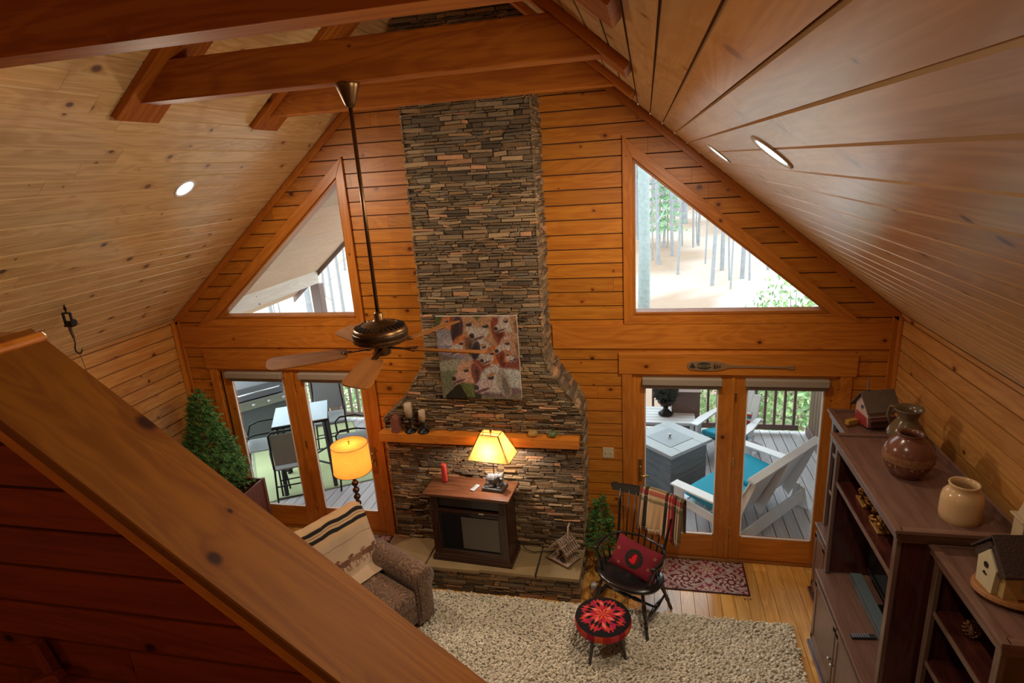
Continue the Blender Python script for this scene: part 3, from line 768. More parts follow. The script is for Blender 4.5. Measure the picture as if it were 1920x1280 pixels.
gourd(.50, .050, (.34, .20, .05, 1), None, 'orange and green ribbed gourd on the mantel')
gourd(.69, .046, (.10, .13, .035, 1), None, 'dark green gourd at right on the mantel')

# ------------------------------------------------------------------ electric fireplace
t = thing('electric_fireplace', 'dark walnut mantel cabinet electric fireplace standing on the hearth', 'electric fireplace', (-.135, -.63, .302), -.06)
fw, fd, fh = .80, .30, .79
FP = t
m_ = MB(1)
m_.box((0, 0, .025), (fw + .05, fd + .03, .05)); m_.box((0, 0, .062), (fw + .02, fd + .012, .024))
for s in (-1, 1):
    m_.box((s * (fw / 2 - .012), .0, .42), (.024, fd, .69))
    m_.box((s * (fw / 2 - .04), -fd / 2 + .012, .42), (.08, .028, .69))
m_.box((0, fd / 2 - .008, .42), (fw, .014, .69)); m_.box((0, 0, .755), (fw, fd, .02)); m_.box((0, -.005, .575), (fw - .02, fd - .02, .022))
m_.box((0, -fd / 2 + .014, .585), (fw - .12, .026, .035)); m_.box((0, -fd / 2 + .014, .10), (fw - .12, .026, .06)); m_.box((0, -fd / 2 + .014, .745), (fw - .1, .026, .02))
m_.build('cabinet', M['walnut'], t, bevel=.003)
for s in (-1, 1):
    m_ = MB(2)
    for k in range(4): m_.box((s * (fw / 2 - .040) + (k - 1.5) * .014, -fd / 2 - .004, .665), (.006, .008, .13))
    m_.box((s * (fw / 2 - .04), -fd / 2 - .004, .59), (.07, .01, .012))
    m_.build('fluting', M['walnut'], t, bevel=.001)
m_ = MB(3); m_.box((0, -.012, fh - .012), (fw + .10, fd + .075, .024)); m_.box((0, -.01, fh - .035), (fw + .06, fd + .045, .022)); m_.build('top', M['walnuttop'], t, bevel=.006, seg=2)
MB(4).box((0, -fd / 2 + .02, .345), (fw - .17, .012, .43)).build('glass_front', plain('smoked_glass', (.012, .012, .013, 1), .12, noise=.02), t, bevel=.002)
m_ = MB(5)
for z in (.135, .555): m_.box((0, -fd / 2 + .011, z), (fw - .16, .014, .014))
for s in (-1, 1): m_.box((s * (fw / 2 - .09), -fd / 2 + .011, .345), (.014, .014, .43))
m_.build('firebox_frame', M['black'], t, bevel=.001)
m_ = MB(6); m_.box((.12, -fd / 2 + .007, .345), (.40, .006, .36)); m_.build('mesh_screen', plain('woven_mesh', (.10, .085, .07, 1), .5, noise=.35, scale=260), t)
MB(7).box((.14, -fd / 2 - .001, .585), (.05, .004, .015)).build('control_badge', M['ivory'], t)
MB(8).box((0, -.02, .665), (fw - .14, .20, .10), tone=(.2, .2, .2)).build('media_recess', M['black'], t)
tz = .302 + fh
t = thing('pillar_candle', 'red pillar candle in clear sleeve on the walnut fireplace cabinet', 'candle', (-.43, -.56, tz + .001))
MB(1).lathe([(.028, 0), (.029, .02), (.028, .19), (.024, .20), (.018, .192), (.001, .19)], n=24).build('wax', plain('red_wax', (.62, .045, .035, 1), .4, noise=.35, scale=18), t, smooth=True)
MB(2).lathe([(.034, 0), (.036, .004), (.036, .24), (.0345, .24), (.0345, .006), (.001, .006)], n=28).build('glass_sleeve', M['glass'], t, smooth=True)
t = thing('remote_control', 'small pale grey remote control on the walnut fireplace cabinet', 'remote control', (-.085, -.66, tz + .001), 1.25)
MB(1).box((0, 0, .007), (.115, .042, .013)).build('body', plain('grey_plastic', (.42, .43, .44, 1), .5), t, bevel=.004, seg=2)
m_ = MB(2)
for i in range(5):
    for j in range(2): m_.box((-.04 + .018 * i, -.009 + .018 * j, .0145), (.009, .009, .003))
m_.build('buttons', plain('dark_rubber', (.05, .05, .05, 1)), t)
# bear table lamp
LX, LY = .115, -.635
t = thing('bear_table_lamp', 'lit table lamp with a carved bear base and a tapered square hide shade', 'lamp', (LX, LY, tz + .001), -.12)
MB(1).box((0, 0, .018), (.22, .16, .034), tone=(1, 1, 1)).build('plinth', plain('slate_plinth', (.05, .048, .05, 1), .55), t, bevel=.006, seg=2)
b = MB(2)
for c, r in [((0, .0, .105), (.078, .055, .058)), ((.045, -.01, .13), (.045, .042, .045)), ((-.045, 0, .10), (.045, .052, .055)), ((.08, -.03, .155), (.035, .034, .033)), ((.098, -.055, .145), (.016, .022, .015)),
             ((.062, -.03, .19), (.010, .008, .012)), ((.10, -.02, .185), (.009, .008, .012)), ((.055, -.04, .065), (.02, .022, .042)), ((-.055, -.04, .06), (.024, .024, .042)), ((.06, .03, .06), (.02, .02, .04)), ((-.06, .035, .06), (.024, .022, .04)),
             ((0, .02, .045), (.085, .05, .018)), ((-.02, -.045, .047), (.03, .02, .016)), ((.06, -.055, .043), (.022, .018, .012)), ((-.06, -.055, .043), (.025, .02, .012))]:
    b.ellipsoid(c, r, 16, 10)
o = b.build('bear_figure', plain('carved_bear', (.10, .10, .105, 1), .6, noise=.45, scale=70, bump=.8), t, smooth=True)
o.data.update(); rm = o.modifiers.new('r', 'REMESH'); rm.mode = 'VOXEL'; rm.voxel_size = .0055; rm.use_smooth_shade = True
MB(3).lathe([(.006, .16), (.006, .60), (.011, .605), (.011, .625), (.004, .64)], n=12).build('stem', M['bronze'], t, smooth=True)
z0, z1 = .355, .60
b = MB(4); q0, q1 = .215, .098; cc = .008
def oct_(h): return [(h - cc * h / .2, -h), (h, -h + cc * h / .2), (h, h - cc * h / .2), (h - cc * h / .2, h), (-h + cc * h / .2, h), (-h, h - cc * h / .2), (-h, -h + cc * h / .2), (-h + cc * h / .2, -h)]
lo, hi = [(x, y * .64) for x, y in oct_(q0)], [(x, y * .64) for x, y in oct_(q1)]
for i in range(8):
    j = (i + 1) % 8
    b.poly([(lo[i][0], lo[i][1], z0), (lo[j][0], lo[j][1], z0), (hi[j][0], hi[j][1], z1), (hi[i][0], hi[i][1], z1)])
b.build('lamp_shade', shade_mat('hide_shade', (.56, .29, .07, 1), .45), t)
m_ = MB(5)
for i in range(8): m_.bar((lo[i][0], lo[i][1], z0), (hi[i][0], hi[i][1], z1), .0045, .0045)
for pl_, z in ((lo, z0), (hi, z1)):
    for i in range(8): j = (i + 1) % 8; m_.bar((pl_[i][0], pl_[i][1], z), (pl_[j][0], pl_[j][1], z), .005, .005)
m_.bar((-q1, 0, z1), (q1, 0, z1), .003, .003); m_.build('shade_wire', M['bronze'], t)
MB(6).ellipsoid((0, 0, .48), (.03, .03, .045)).build('bulb', emit('bulb_glow', (1, .85, .6, 1), 30), t, smooth=True)
lamp('lamp_light', 'POINT', (0, 0, .40), 22, (1.0, .93, .84), .03, parent=t)

# twig birdhouse on the hearth, grey stone slab below it
t = thing('twig_birdhouse', 'rustic twig and bark birdhouse with vine handle on the right of the hearth', 'birdhouse', (.775, -.60, .301), -.55)
M['bark'] = plain('weathered_bark', (.28, .19, .13, 1), .9, noise=.45, scale=45, bump=.8)
m_ = MB(1); m_.box((0, 0, .012), (.23, .20, .02)); 
for s in (-1, 1): m_.bar((-.13, s * .10, .028), (.13, s * .10, .028), .018, .018); m_.bar((s * .12, -.11, .03), (s * .12, .11, .03), .016, .016)
m_.build('base', M['bark'], t, bevel=.003)
m_ = MB(2); m_.prism([(-.06, .03), (.06, .03), (.06, .16), (0, .225), (-.06, .16)], -.055, .055); m_.build('body', plain('birch_panel', (.42, .27, .15, 1), .8, noise=.3), t, bevel=.002)
m_ = MB(3)
for s in (-1, 1):
    for k in range(7):
        y = -.09 + k * .03; m_.bar((s * .0, y, .255 + .003 * (k % 2)), (s * .115, y, .135), .028, .012, up=(0, 1, 0))
for s in (-1, 1): m_.bar((s * .10, -.11, .155), (s * .10, .11, .155), .012, .012); m_.bar((s * .055, -.11, .212), (s * .055, .11, .212), .01, .01)
m_.build('bark_roof', M['bark'], t, bevel=.002)
MB(4).tube([(-.01, .06, .22), (0, .085, .34), (.03, .06, .40), (.06, 0, .40), (.08, -.03, .34), (.09, -.03, .22), (.10, -.02, .10)], [.008, .009, .01, .009, .01, .008, .006]).build('vine_handle', M['bark'], t, smooth=True)
m_ = MB(5); m_.lathe([(.022, 0), (.022, .004), (.001, .005)], (0, -.056, .12), rot=Euler((1.5708, 0, 0)).to_matrix()); m_.box((0, -.075, .085), (.012, .05, .012)); m_.box((.03, -.075, .055), (.04, .03, .025)); m_.build('entrance', M['black'], t)
MB(1).tube([(-.02, .02, .10), (.06, .0, .02), (.14, -.02, .012), (.26, .02, .012), (.40, .04, .012), (.60, .05, .012)], .005).build('power_cord', M['black'], FP, smooth=True).location = (.435, .13, .008)

# ------------------------------------------------------------------ ceiling fan
FY = -2.375 + .02
t = thing('ceiling_fan', 'five blade bronze ceiling fan on a long downrod below the middle tie beam', 'ceiling fan', (-.045, FY, 3.085))
top = 4.64 - 3.08
MB(1).lathe([(.012, top - .135), (.022, top - .13), (.032, top - .11), (.062, top - .03), (.068, top - .012), (.068, top - .001)], n=28).build('canopy', M['bronze'], t, smooth=True)
MB(2).lathe([(.012, .22), (.012, top - .11)], n=14).build('downrod', M['bronze'], t, smooth=True)
MB(3).lathe([(.001, -.03), (.045, -.03), (.052, -.02), (.052, .03), (.075, .045), (.150, .055), (.172, .07), (.168, .085), (.168, .135), (.160, .15), (.10, .175), (.045, .19), (.028, .20), (.028, .235), (.018, .245), (.013, .25)], n=40).build('motor_housing', M['bronze'], t, smooth=True)
m_ = MB(4)
for k in range(30):
    a = 2 * math.pi * k / 30; m_.box((.135 * math.cos(a), .135 * math.sin(a), .1635), (.045, .009, .008), Euler((0, .36, a)).to_matrix())
m_.build('vents', M['black'], t)
MB(5).lathe([(.169, .092), (.172, .10), (.172, .12), (.169, .128)], n=40).build('motor_band', plain('dark_bronze', (.07, .04, .02, 1), .4, .8), t, smooth=True)
M['blade'] = wood('fan_blade_wood', (.30, .105, .015, 1), (.22, .070, .009, 1), rough=.7, spec=.25, knots=0)
for k, ang in enumerate((-150, -78, -6, 66, 138)):
    a = math.radians(ang); R = Euler((math.radians(-13), 0, 0)).to_matrix(); Rz = Matrix.Rotation(a, 3, 'Z')
    bl = MB(10 + k); pts = []
    prof = [(.215, .045), (.235, .058), (.30, .066), (.60, .079), (.655, .076), (.68, .060), (.69, .035)]
    poly = [(x, -w) for x, w in prof] + [(x, w) for x, w in reversed(prof)]
    bl.prism(poly, -.004, .004, (1, 1, 1), 'z')
    bl.v = [tuple(Rz @ (R @ Vector(v) + Vector((0, 0, .012)))) for v in bl.v]
    o = bl.build('blade', M['blade'], t, bevel=.002)
    ar = MB(20 + k); ar.bar((.04, 0, .02), (.15, 0, .016), .022, .008); ar.bar((.15, 0, .016), (.24, -.028, .010), .016, .007); ar.bar((.15, 0, .016), (.24, .028, .022), .016, .007); ar.bar((.19, 0, .022), (.25, 0, .022), .02, .006)
    ar.v = [tuple(Rz @ Vector(v)) for v in ar.v]
    ar.build('blade_iron', M['bronze'], o, bevel=.002)
# ------------------------------------------------------------------ floor lamp
t = thing('floor_lamp', 'lit floor lamp with drum shade and stacked bronze ball column by left door', 'lamp', (-1.415, -.62, .03))
MB(1).lathe([(.14, .0), (.142, .012), (.12, .022), (.05, .03), (.022, .05), (.014, .08)], n=32).build('base', M['bronze'], t, smooth=True)
m_ = MB(2); m_.lathe([(.010, .06), (.010, 1.28)], n=10)
z = .14
while z < 1.10:
    m_.ellipsoid((0, 0, z), (.036, .036, .035), 18, 10); m_.lathe([(.017, z + .033), (.02, z + .04), (.017, z + .047)], n=12); z += .080
m_.build('ball_column', plain('antique_ball_bronze', (.11, .065, .045, 1), .3, .85, noise=.3), t, smooth=True)
MB(3).lathe([(.196, 1.17), (.186, 1.47)], n=48).build('lamp_shade', shade_mat('linen_shade', (.60, .235, .045, 1), .42), t, smooth=True)
m_ = MB(4)
for r, z in ((.197, 1.17), (.187, 1.47)): MB(4).tube([(r * math.cos(a), r * math.sin(a), z) for a in np.linspace(0, 2 * math.pi, 40)[:-1]], .0035, 6, closed=True).build('shade_ring', M['brass'], t, smooth=True)
for k in range(3):
    a = k * 2.094; m_.bar((0, 0, 1.455), (.186 * math.cos(a), .186 * math.sin(a), 1.468), .003, .003)
m_.build('shade_wire', M['brass'], t)
MB(5).lathe([(.004, 1.45), (.009, 1.47), (.006, 1.485), (.011, 1.50), (.002, 1.51)], n=12).build('finial', M['brass'], t, smooth=True)
MB(6).ellipsoid((0, 0, 1.33), (.032, .032, .05)).build('bulb', emit('bulb_glow_b', (1, .82, .55, 1), 30), t, smooth=True)
lamp('lamp_light', 'POINT', (0, 0, 1.33), 20, (1.0, .78, .50), .05, parent=t)
# ------------------------------------------------------------------ light switch, sign
t = thing('light_switch', 'ivory double light switch plate on pine wall left of right door', 'light switch', (1.19, 0, 1.205))
MB(1).box((0, -.004, 0), (.115, .007, .118), tone=(1, 1, 1)).build('plate', M['ivory'], t, bevel=.002)
for s in (-1, 1): MB(2).box((s * .024, -.010, 0), (.012, .010, .026), Euler((.3, 0, 0)).to_matrix()).build('toggle', M['ivory'], t)
t = thing('welcome_paddle', 'carved wooden canoe paddle WELCOME sign above the right door', 'sign', (1.97, -.030, 2.188), 0)
pd = MB(1)
bl = [(-.01, .0), (.0, .030), (.03, .044), (.12, .050), (.25, .050), (.32, .036), (.36, .020), (.42, .013), (.88, .010), (.905, .020), (.945, .022), (.95, .0)]
pd.prism([(x, -w) for x, w in bl] + [(x, w) for x, w in reversed(bl[1:-1])], -.012, .0, (1, 1, 1))
pd.v = [(v[0], v[1], v[2] - .012 * v[0]) for v in pd.v]
M['paddle'] = plain('tan_paddle', (.26, .135, .055, 1), .6, noise=.1)
pd.build('paddle_board', M['paddle'], t, bevel=.003)
m_ = MB(2); e_ = [(.145 + .068 * math.cos(a), .0 + .036 * math.sin(a)) for a in np.linspace(0, 2 * math.pi, 33)[:-1]]; m_.prism(e_, -.0145, -.012, (1, 1, 1)); m_.build('oval_plaque', plain('dark_green_plaque', (.035, .03, .015, 1), .6), t)
M['carve'] = plain('burnt_carving', (.03, .018, .012, 1), .7)
m_ = MB(3)
for x, s in ((.245, 1), (.268, .8), (.29, .65)):
    if x > .25: m_ = MB(3)
    for k in range(3): w = (.013 - .003 * k) * s; zb_ = -.026 * s + k * .015 * s; m_.prism([(x - w, zb_), (x + w, zb_), (x, zb_ + .024 * s)], -.0145, -.012, (1, 1, 1))
    m_.build('pine_tree_motif', M['carve'], t)
m_ = MB(5)
m_.prism([(.012, -.008), (.03, -.024), (.062, -.024), (.07, -.012), (.064, .004), (.05, .008), (.048, .022), (.034, .026), (.026, .018), (.03, .004), (.018, .002)], -.0145, -.012, (1, 1, 1))
m_.build('animal_motif', M['carve'], t)
fc = bpy.data.curves.new('welcome_text', 'FONT'); fc.body = 'WELCOME'; fc.size = .036; fc.align_x = 'CENTER'; fc.align_y = 'CENTER'; fc.extrude = .0012
fo = bpy.data.objects.new('tmp_text', fc); COL.objects.link(fo)
dg = bpy.context.evaluated_depsgraph_get(); dg.update()
me = bpy.data.meshes.new_from_object(fo.evaluated_get(dg)); bpy.data.objects.remove(fo)
o = bpy.data.objects.new('lettering', me); me.materials.clear(); me.materials.append(plain('tan_letters', (.36, .25, .12, 1), .6)); COL.objects.link(o); o.parent = t; o.location = (.145, -.0160, .0); o.rotation_euler = (math.pi / 2, 0, 0)
# hanging scale hook
t = thing('hanging_hook', 'black iron pulley and hook hanging from left plank ceiling on a webbing strap', 'hook', (-3.035, -1.85, 3.275))
m_ = MB(1); m_.tube([(.012 * math.cos(a), 0, -.012 + .014 * math.sin(a)) for a in np.linspace(0, 6.28, 14)[:-1]], .004, closed=True); m_.bar((0, 0, .02), (0, 0, -.05), .008, .008); m_.build('eye_bolt', M['blackmetal'], t, smooth=True)
m_ = MB(2)
for s in (-1, 1): m_.box((s * .036, 0, -.105), (.012, .02, .11))
m_.box((0, 0, -.05), (.08, .022, .012)); m_.box((0, 0, -.155), (.084, .03, .018)); m_.lathe([(.019, -.03), (.02, -.028), (.02, .028), (.019, .03)], (0, 0, -.135), rot=Euler((0, 1.57, 0)).to_matrix()); m_.lathe([(.03, -.005), (.03, .005)], (.05, 0, -.13), rot=Euler((0, 1.57, 0)).to_matrix())
m_.build('ratchet_frame', M['blackmetal'], t, bevel=.002)
MB(3).tube([(0, 0, -.15), (-.004, 0, -.20), (.006, 0, -.26)], [.016, .012, .010]).build('strap', plain('worn_strap', (.12, .07, .04, 1), .9), t, smooth=True)
MB(4).tube([(.006, 0, -.25), (.004, 0, -.31), (-.012, 0, -.345), (-.012, 0, -.375), (.01, 0, -.395), (.035, 0, -.392), (.052, 0, -.37), (.056, 0, -.35)], [.005, .005, .006, .006, .006, .006, .005, .002]).build('hook', M['blackmetal'], t, smooth=True)
MB(5).tube([(.02, 0, -.392), (.045, 0, -.60), (.062, 0, -.80)], .003, 6).build('cord', plain('twine', (.20, .10, .05, 1), .9), t)
# wall peg at the bottom left: handrail bracket on the stair wall
t = thing('handrail_bracket', 'small angled wooden handrail bracket on dark stair wall at bottom left', 'bracket', (-.27, HW0 - .002, 2.72))
m_ = MB(1); m_.bar((-.035, -.03, .085), (.0, -.03, -.045), .045, .03, up=(0, 1, 0)); m_.build('upright', M['redwall'], t, bevel=.004)
m_ = MB(2); m_.bar((-.10, -.05, -.08), (.055, -.05, -.01), .03, .035, up=(0, 1, 0)); m_.box((-.02, -.015, -.03), (.04, .03, .04)); m_.build('peg', M['redwall'], t, bevel=.004)
# ------------------------------------------------------------------ shelving along the right wall
def shelf_unit(nm, label, y0, y1, x0, x1, z1, base, interior, knob=None, lip=.05):
    """open shelves facing -x ; y0<y1 body ends ; crown overhangs"""
    t = thing(nm, label, 'cabinet', ((x0 + x1) / 2, (y0 + y1) / 2, 0))
    cx, cy = (x0 + x1) / 2, (y0 + y1) / 2; D = x1 - x0; Wd = y1 - y0; zb = .76
    for s, n in ((-1, 'near'), (1, 'far')):
        m_ = MB(len(n) + int(Wd * 10)); m_.box((0, s * (Wd / 2 - .012), (z1 + zb) / 2), (D, .024, z1 - zb - .02))
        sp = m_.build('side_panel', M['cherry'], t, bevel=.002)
        MB(7).box((-D / 2 + .006, s * (Wd / 2 - .022), (z1 + zb) / 2), (.028, .048, z1 - zb - .02)).build('front_stile', M['cherryfront'], sp, bevel=.002)  # stile in the cherry lightened for sheen
    MB(3).box((D / 2 - .006, 0, (z1 + zb) / 2), (.012, Wd - .05, z1 - zb - .02)).build('back_panel', M['cherry'], t)
    m_ = MB(4); m_.box((-.012, 0, z1 - .018), (D + .022, Wd + .06, .022)); 
    m_.box((-D / 2 - .020, 0, z1 - .004), (.045, Wd + .10, .024)); 
    for s in (-1, 1): m_.box((-.0, s * (Wd / 2 + .028), z1 - .004), (D + .02, .045, .024))
    m_.box((D / 2 - .014, 0, z1 + .012), (.022, Wd + .06, .05))
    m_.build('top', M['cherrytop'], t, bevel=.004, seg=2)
    m_ = MB(5); m_.box((-D / 2 - .012, 0, z1 - .045), (.03, Wd + .06, .035)); m_.box((-D / 2 - .003, 0, z1 - .08), (.016, Wd + .02, .035))
    for s in (-1, 1): m_.box((0, s * (Wd / 2 + .014), z1 - .045), (D + .01, .03, .035)); m_.box((0, s * (Wd / 2 + .005), z1 - .08), (D, .014, .035))
    m_.build('crown_moulding', M['cherryfront'], t, bevel=.004)
    for z in interior:
        sh = MB(int(z * 50)).box((.0, 0, z), (D - .03, Wd - .05, .026)).build('shelf', M['cherry'], t, bevel=.002)
        MB(8).box((-D / 2 + .010, 0, z), (.012, Wd - .05, .030)).build('edge_strip', M['cherryfront'], sh, bevel=.002)  # shelf edge lightened to carry the same sheen
    # base
    xb = -D / 2 - base
    m_ = MB(6); Db = D / 2 - xb; cxb = (D / 2 + xb) / 2
    m_.box((cxb, 0, zb / 2 + .03), (Db, Wd, zb - .10)); m_.build('base_cabinet', M['cherry'], t, bevel=.002)
    MB(7).box((cxb - .008, 0, zb - .012), (Db + .03, Wd + .03, .028)).build('base_top', M['cherrytop'], t, bevel=.005, seg=2)
    m_ = MB(8); m_.box((cxb - .005, 0, .045), (Db + .02, Wd + .02, .09)); m_.box((cxb - .012, 0, .018), (Db + .045, Wd + .045, .035)); m_.build('plinth', M['cherry'], t, bevel=.006, seg=2)
    n = 2; dw = (Wd - .06) / n
    for k in range(n):
        c = -Wd / 2 + .03 + dw * (k + .5)
        d = MB(20 + k); X = xb - .010
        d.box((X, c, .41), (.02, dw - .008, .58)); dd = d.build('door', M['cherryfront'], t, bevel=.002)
        p = MB(30 + k)
        for zz in (.145, .675): p.box((X - .012, c, zz), (.008, dw - .02, .055))
        for s in (-1, 1): p.box((X - .012, c + s * (dw / 2 - .035), .41), (.008, .05, .55))
        p.build('panel_frame', M['cherryfront'], dd, bevel=.002)
        kb = MB(40 + k); sgn_ = 1 if k == 0 else -1
        kb.lathe([(.006, 0), (.006, .012), (.014, .018), (.015, .026), (.008, .032), (.001, .033)], (X - .014, c + sgn_ * (dw / 2 - .032), .395), 16, Euler((0, -math.pi / 2, 0)).to_matrix())
        kb.build('knob', M['steel'], dd, smooth=True)
    return t
M['cherryfront'] = wood('cherry_front_sheen', (.19, .115, .085, 1), (.145, .082, .058, 1), rough=.3, knots=0)  # lighter cherry: taupe sheen of the fronts put into the colour
shelf_unit('entertainment_cabinet', 'tall dark cherry entertainment cabinet with glare-paled top holding three crocks', -2.27, -1.07, 3.02, 3.62, 1.985, .045, [1.60])
shelf_unit('bookcase', 'lower dark cherry side bookcase at far end near the gable wall', -1.035, -.37, 3.19, 3.62, 1.89, .045, [1.5, 1.13])
shelf_unit('bookcase', 'lower dark cherry side bookcase nearest the camera at bottom right', -2.99, -2.305, 3.215, 3.62, 1.89, .045, [1.47, 1.11])
# television
t = thing('television', 'flat black television standing in the entertainment cabinet niche', 'television', (3.33, -1.66, .765))
MB(1).box((0, 0, .40), (.035, 1.02, .60)).build('housing', M['black'], t, bevel=.004)
MB(2).box((-.019, 0, .405), (.004, .99, .56)).build('screen', plain('screen_glass', (.012, .012, .014, 1), .06, noise=.01), t)
m_ = MB(3); m_.box((-.022, 0, .103), (.006, 1.02, .012)); m_.build('silver_bezel', M['steel'], t)
m_ = MB(4); m_.box((0, 0, .05), (.05, .22, .10)); m_.box((-.02, 0, .008), (.16, .42, .014)); m_.build('stand', M['black'], t, bevel=.004)
t = thing('soundbar', 'slate grey soundbar lying in front of the television', 'soundbar', (3.225, -1.62, .765))
MB(1).box((0, 0, .032), (.085, .92, .06)).build('body', plain('slate_plastic', (.10, .13, .14, 1), .45), t, bevel=.006, seg=2)
MB(2).box((-.044, 0, .06), (.004, .92, .004)).build('trim_strip', M['steel'], t)
t = thing('remote_control', 'long dark remote control on the cabinet ledge below the television', 'remote control', (3.085, -1.80, .766), .12)
MB(1).box((0, 0, .009), (.17, .042, .016)).build('body', plain('charcoal_plastic', (.03, .03, .04, 1), .4), t, bevel=.005, seg=2)
m_ = MB(2)
for i in range(7):
    for j in range(3): m_.box((-.07 + .017 * i, -.012 + .012 * j, .018), (.009, .007, .003))
m_.build('buttons', plain('pale_buttons', (.3, .3, .36, 1)), t)
# gold leaf ornaments on the upper shelf
M['gold'] = plain('gilded_leaf', (.42, .22, .05, 1), .4, .6, noise=.4, scale=60)
def garland(x, y, z, n, label, seed):
    t = thing('gilded_ornament', label, 'ornament', (x, y, z), group=None); r = random.Random(seed)
    b = MB(1); b.box((0, 0, .008), (.12, .16, .016)); b.build('tray', M['gold'], t, bevel=.004)
    b = MB(2)
    for k in range(n):
        p = Vector((r.uniform(-.05, .05), r.uniform(-.10, .10), r.uniform(.02, .12)))
        b.ellipsoid(p, (.008, .026, .014), 8, 6, Euler((r.uniform(0, 3), r.uniform(0, 3), r.uniform(0, 3))).to_matrix())
    b.build('leaves', M['gold'], t, smooth=True)
garland(3.16, -1.40, 1.614, 34, 'small gilded leaf ornament farther back on the upper cabinet shelf', 2)
garland(3.15, -1.72, 1.614, 60, 'larger gilded leaf ornament nearer the camera on the upper cabinet shelf', 3)
# crocks
M['brownpot'] = plain('brown_glaze', (.15, .055, .032, 1), .22, noise=.45, scale=14)
M['olive'] = plain('olive_glaze', (.13, .085, .045, 1), .2, noise=.4, scale=12)
M['tan'] = plain('tan_salt_glaze', (.62, .40, .20, 1), .18, noise=.08, scale=5)
t = thing('round_vase', 'round reddish brown stoneware vase with carved band, middle of the cabinet top', 'vase', (3.285, -1.62, 1.967))
MB(1).lathe([(.075, 0), (.09, .01), (.135, .07), (.160, .15), (.155, .20), (.125, .255), (.085, .285), (.074, .295), (.078, .312), (.086, .318), (.080, .320), (.066, .312), (.062, .28), (.10, .24), (.12, .12), (.06, .02), (.001, .02)], n=40, sx=.93, sy=.93).build('body', M['brownpot'], t, smooth=True)
m_ = MB(2); r = random.Random(5)
m_.lathe([(.159, .128), (.1605, .13), (.1618, .16), (.159, .182)], n=40, sx=.93, sy=.93)
for k in range(90):
    a = r.uniform(0, 6.28); z = r.uniform(.11, .185); rr = interp(-z, [(-.0, 0), (-.001, .1)]) if 0 else (.160 if .13 < z < .18 else .155)
    rr *= .93; m_.box((rr * math.cos(a), rr * math.sin(a), z), (.006, .022, .010), Euler((r.uniform(-1, 1), 0, a)).to_matrix())
m_.build('carved_band', plain('carved_glaze', (.22, .10, .045, 1), .5, noise=.3), t)
t = thing('pitcher', 'olive brown stoneware pitcher with flared spout, farthest on the cabinet top', 'pitcher', (3.44, -1.17, 1.967), 1.9)
MB(1).lathe([(.07, 0), (.085, .01), (.122, .08), (.125, .12), (.10, .17), (.066, .215), (.062, .235), (.085, .285), (.097, .305), (.092, .306), (.075, .28), (.052, .235), (.08, .17), (.10, .1), (.06, .02), (.001, .02)], n=36).build('body', M['olive'], t, smooth=True)
MB(2).tube([(.085, .02, .28), (.14, .03, .27), (.155, .035, .20), (.12, .03, .13)], [.012, .013, .012, .012], 10).build('handle', M['olive'], t, smooth=True)
MB(3).prism([(-.03, -.088), (.0, -.118), (.03, -.088)], .292, .304, (1, 1, 1), 'z').build('spout', M['olive'], t, bevel=.004)
t = thing('stoneware_crock', 'tan glazed stoneware crock with open mouth, nearest on the cabinet top', 'crock', (3.385, -2.12, 1.967))
MB(1).lathe([(.105, 0), (.118, .012), (.122, .05), (.121, .14), (.112, .175), (.092, .198), (.084, .206), (.084, .225), (.090, .238), (.086, .243), (.076, .240), (.074, .20), (.105, .16), (.108, .02), (.001, .02)], n=44, sx=.88, sy=.88).build('body', M['tan'], t, smooth=True)
# birdhouses
def gable_birdhouse(label, loc, rz, L_, w, h, wallm, roofm, chimney=False, extra=None, base=None):
    """gable faces -x, ridge along x"""
    t = thing('birdhouse', label, 'birdhouse', loc, rz)
    b = MB(1); b.prism([(-w / 2, 0), (w / 2, 0), (w / 2, h * .62), (0, h), (-w / 2, h * .62)], -L_ / 2, L_ / 2, (1, 1, 1), 'x'); b.build('body', wallm, t, bevel=.002)
    b = MB(2); o_ = .035; k = (h * .38) / (w / 2)
    for s in (-1, 1):
        p = [(0, h + .004), (s * (w / 2 + o_), h * .62 - k * o_ + .004), (s * (w / 2 + o_), h * .62 - k * o_ + .018), (0, h + .020)]
        b.prism(p if s > 0 else p[::-1], -L_ / 2 - .03, L_ / 2 + .03, None, 'x')
    b.build('roof', roofm, t, bevel=.001)
    b = MB(3); b.lathe([(.017, 0), (.017, .003), (.001, .004)], (-L_ / 2 - .001, 0, h * .56), 18, Euler((0, -math.pi / 2, 0)).to_matrix()); b.build('entrance_hole', M['black'], t)
    if base:
        b = MB(4); b.lathe([(base, -.03), (base + .01, -.02), (base, 0), (.001, .0)], (0, 0, 0), 36, None, (1, 1, 1), 1.15, .85); b.build('base', M['bboase'], t, smooth=False, bevel=.003)
    return t
M['bboase'] = plain('honey_base', (.30, .12, .03, 1), .5)
M['butter'] = plain('butter_paint', (.50, .34, .13, 1), .65, noise=.12)
M['darkroof'] = plain('dark_shingle', (.05, .028, .022, 1), .8, noise=.4, scale=90, bump=.6)
t = gable_birdhouse('butter yellow birdhouse with dark shingle roof and blue windows on the nearest bookcase', (3.44, -2.66, 1.932), .10, .31, .20, .285, M['butter'], M['darkroof'], base=.185)
for k, x in enumerate((-.045, .03, .10)):
    b = MB(5 + k); b.box((x, -.1015, .085), (.055, .004, .09)); w_ = b.build('window', plain('blue_window_%d' % k, (.22, .36, .40, 1), .4, noise=.1), t)
    b = MB(8 + k); b.box((x, -.104, .085), (.005, .003, .09)); b.box((x, -.104, .085), (.055, .003, .005)); b.build('mullion', M['butter'], w_)
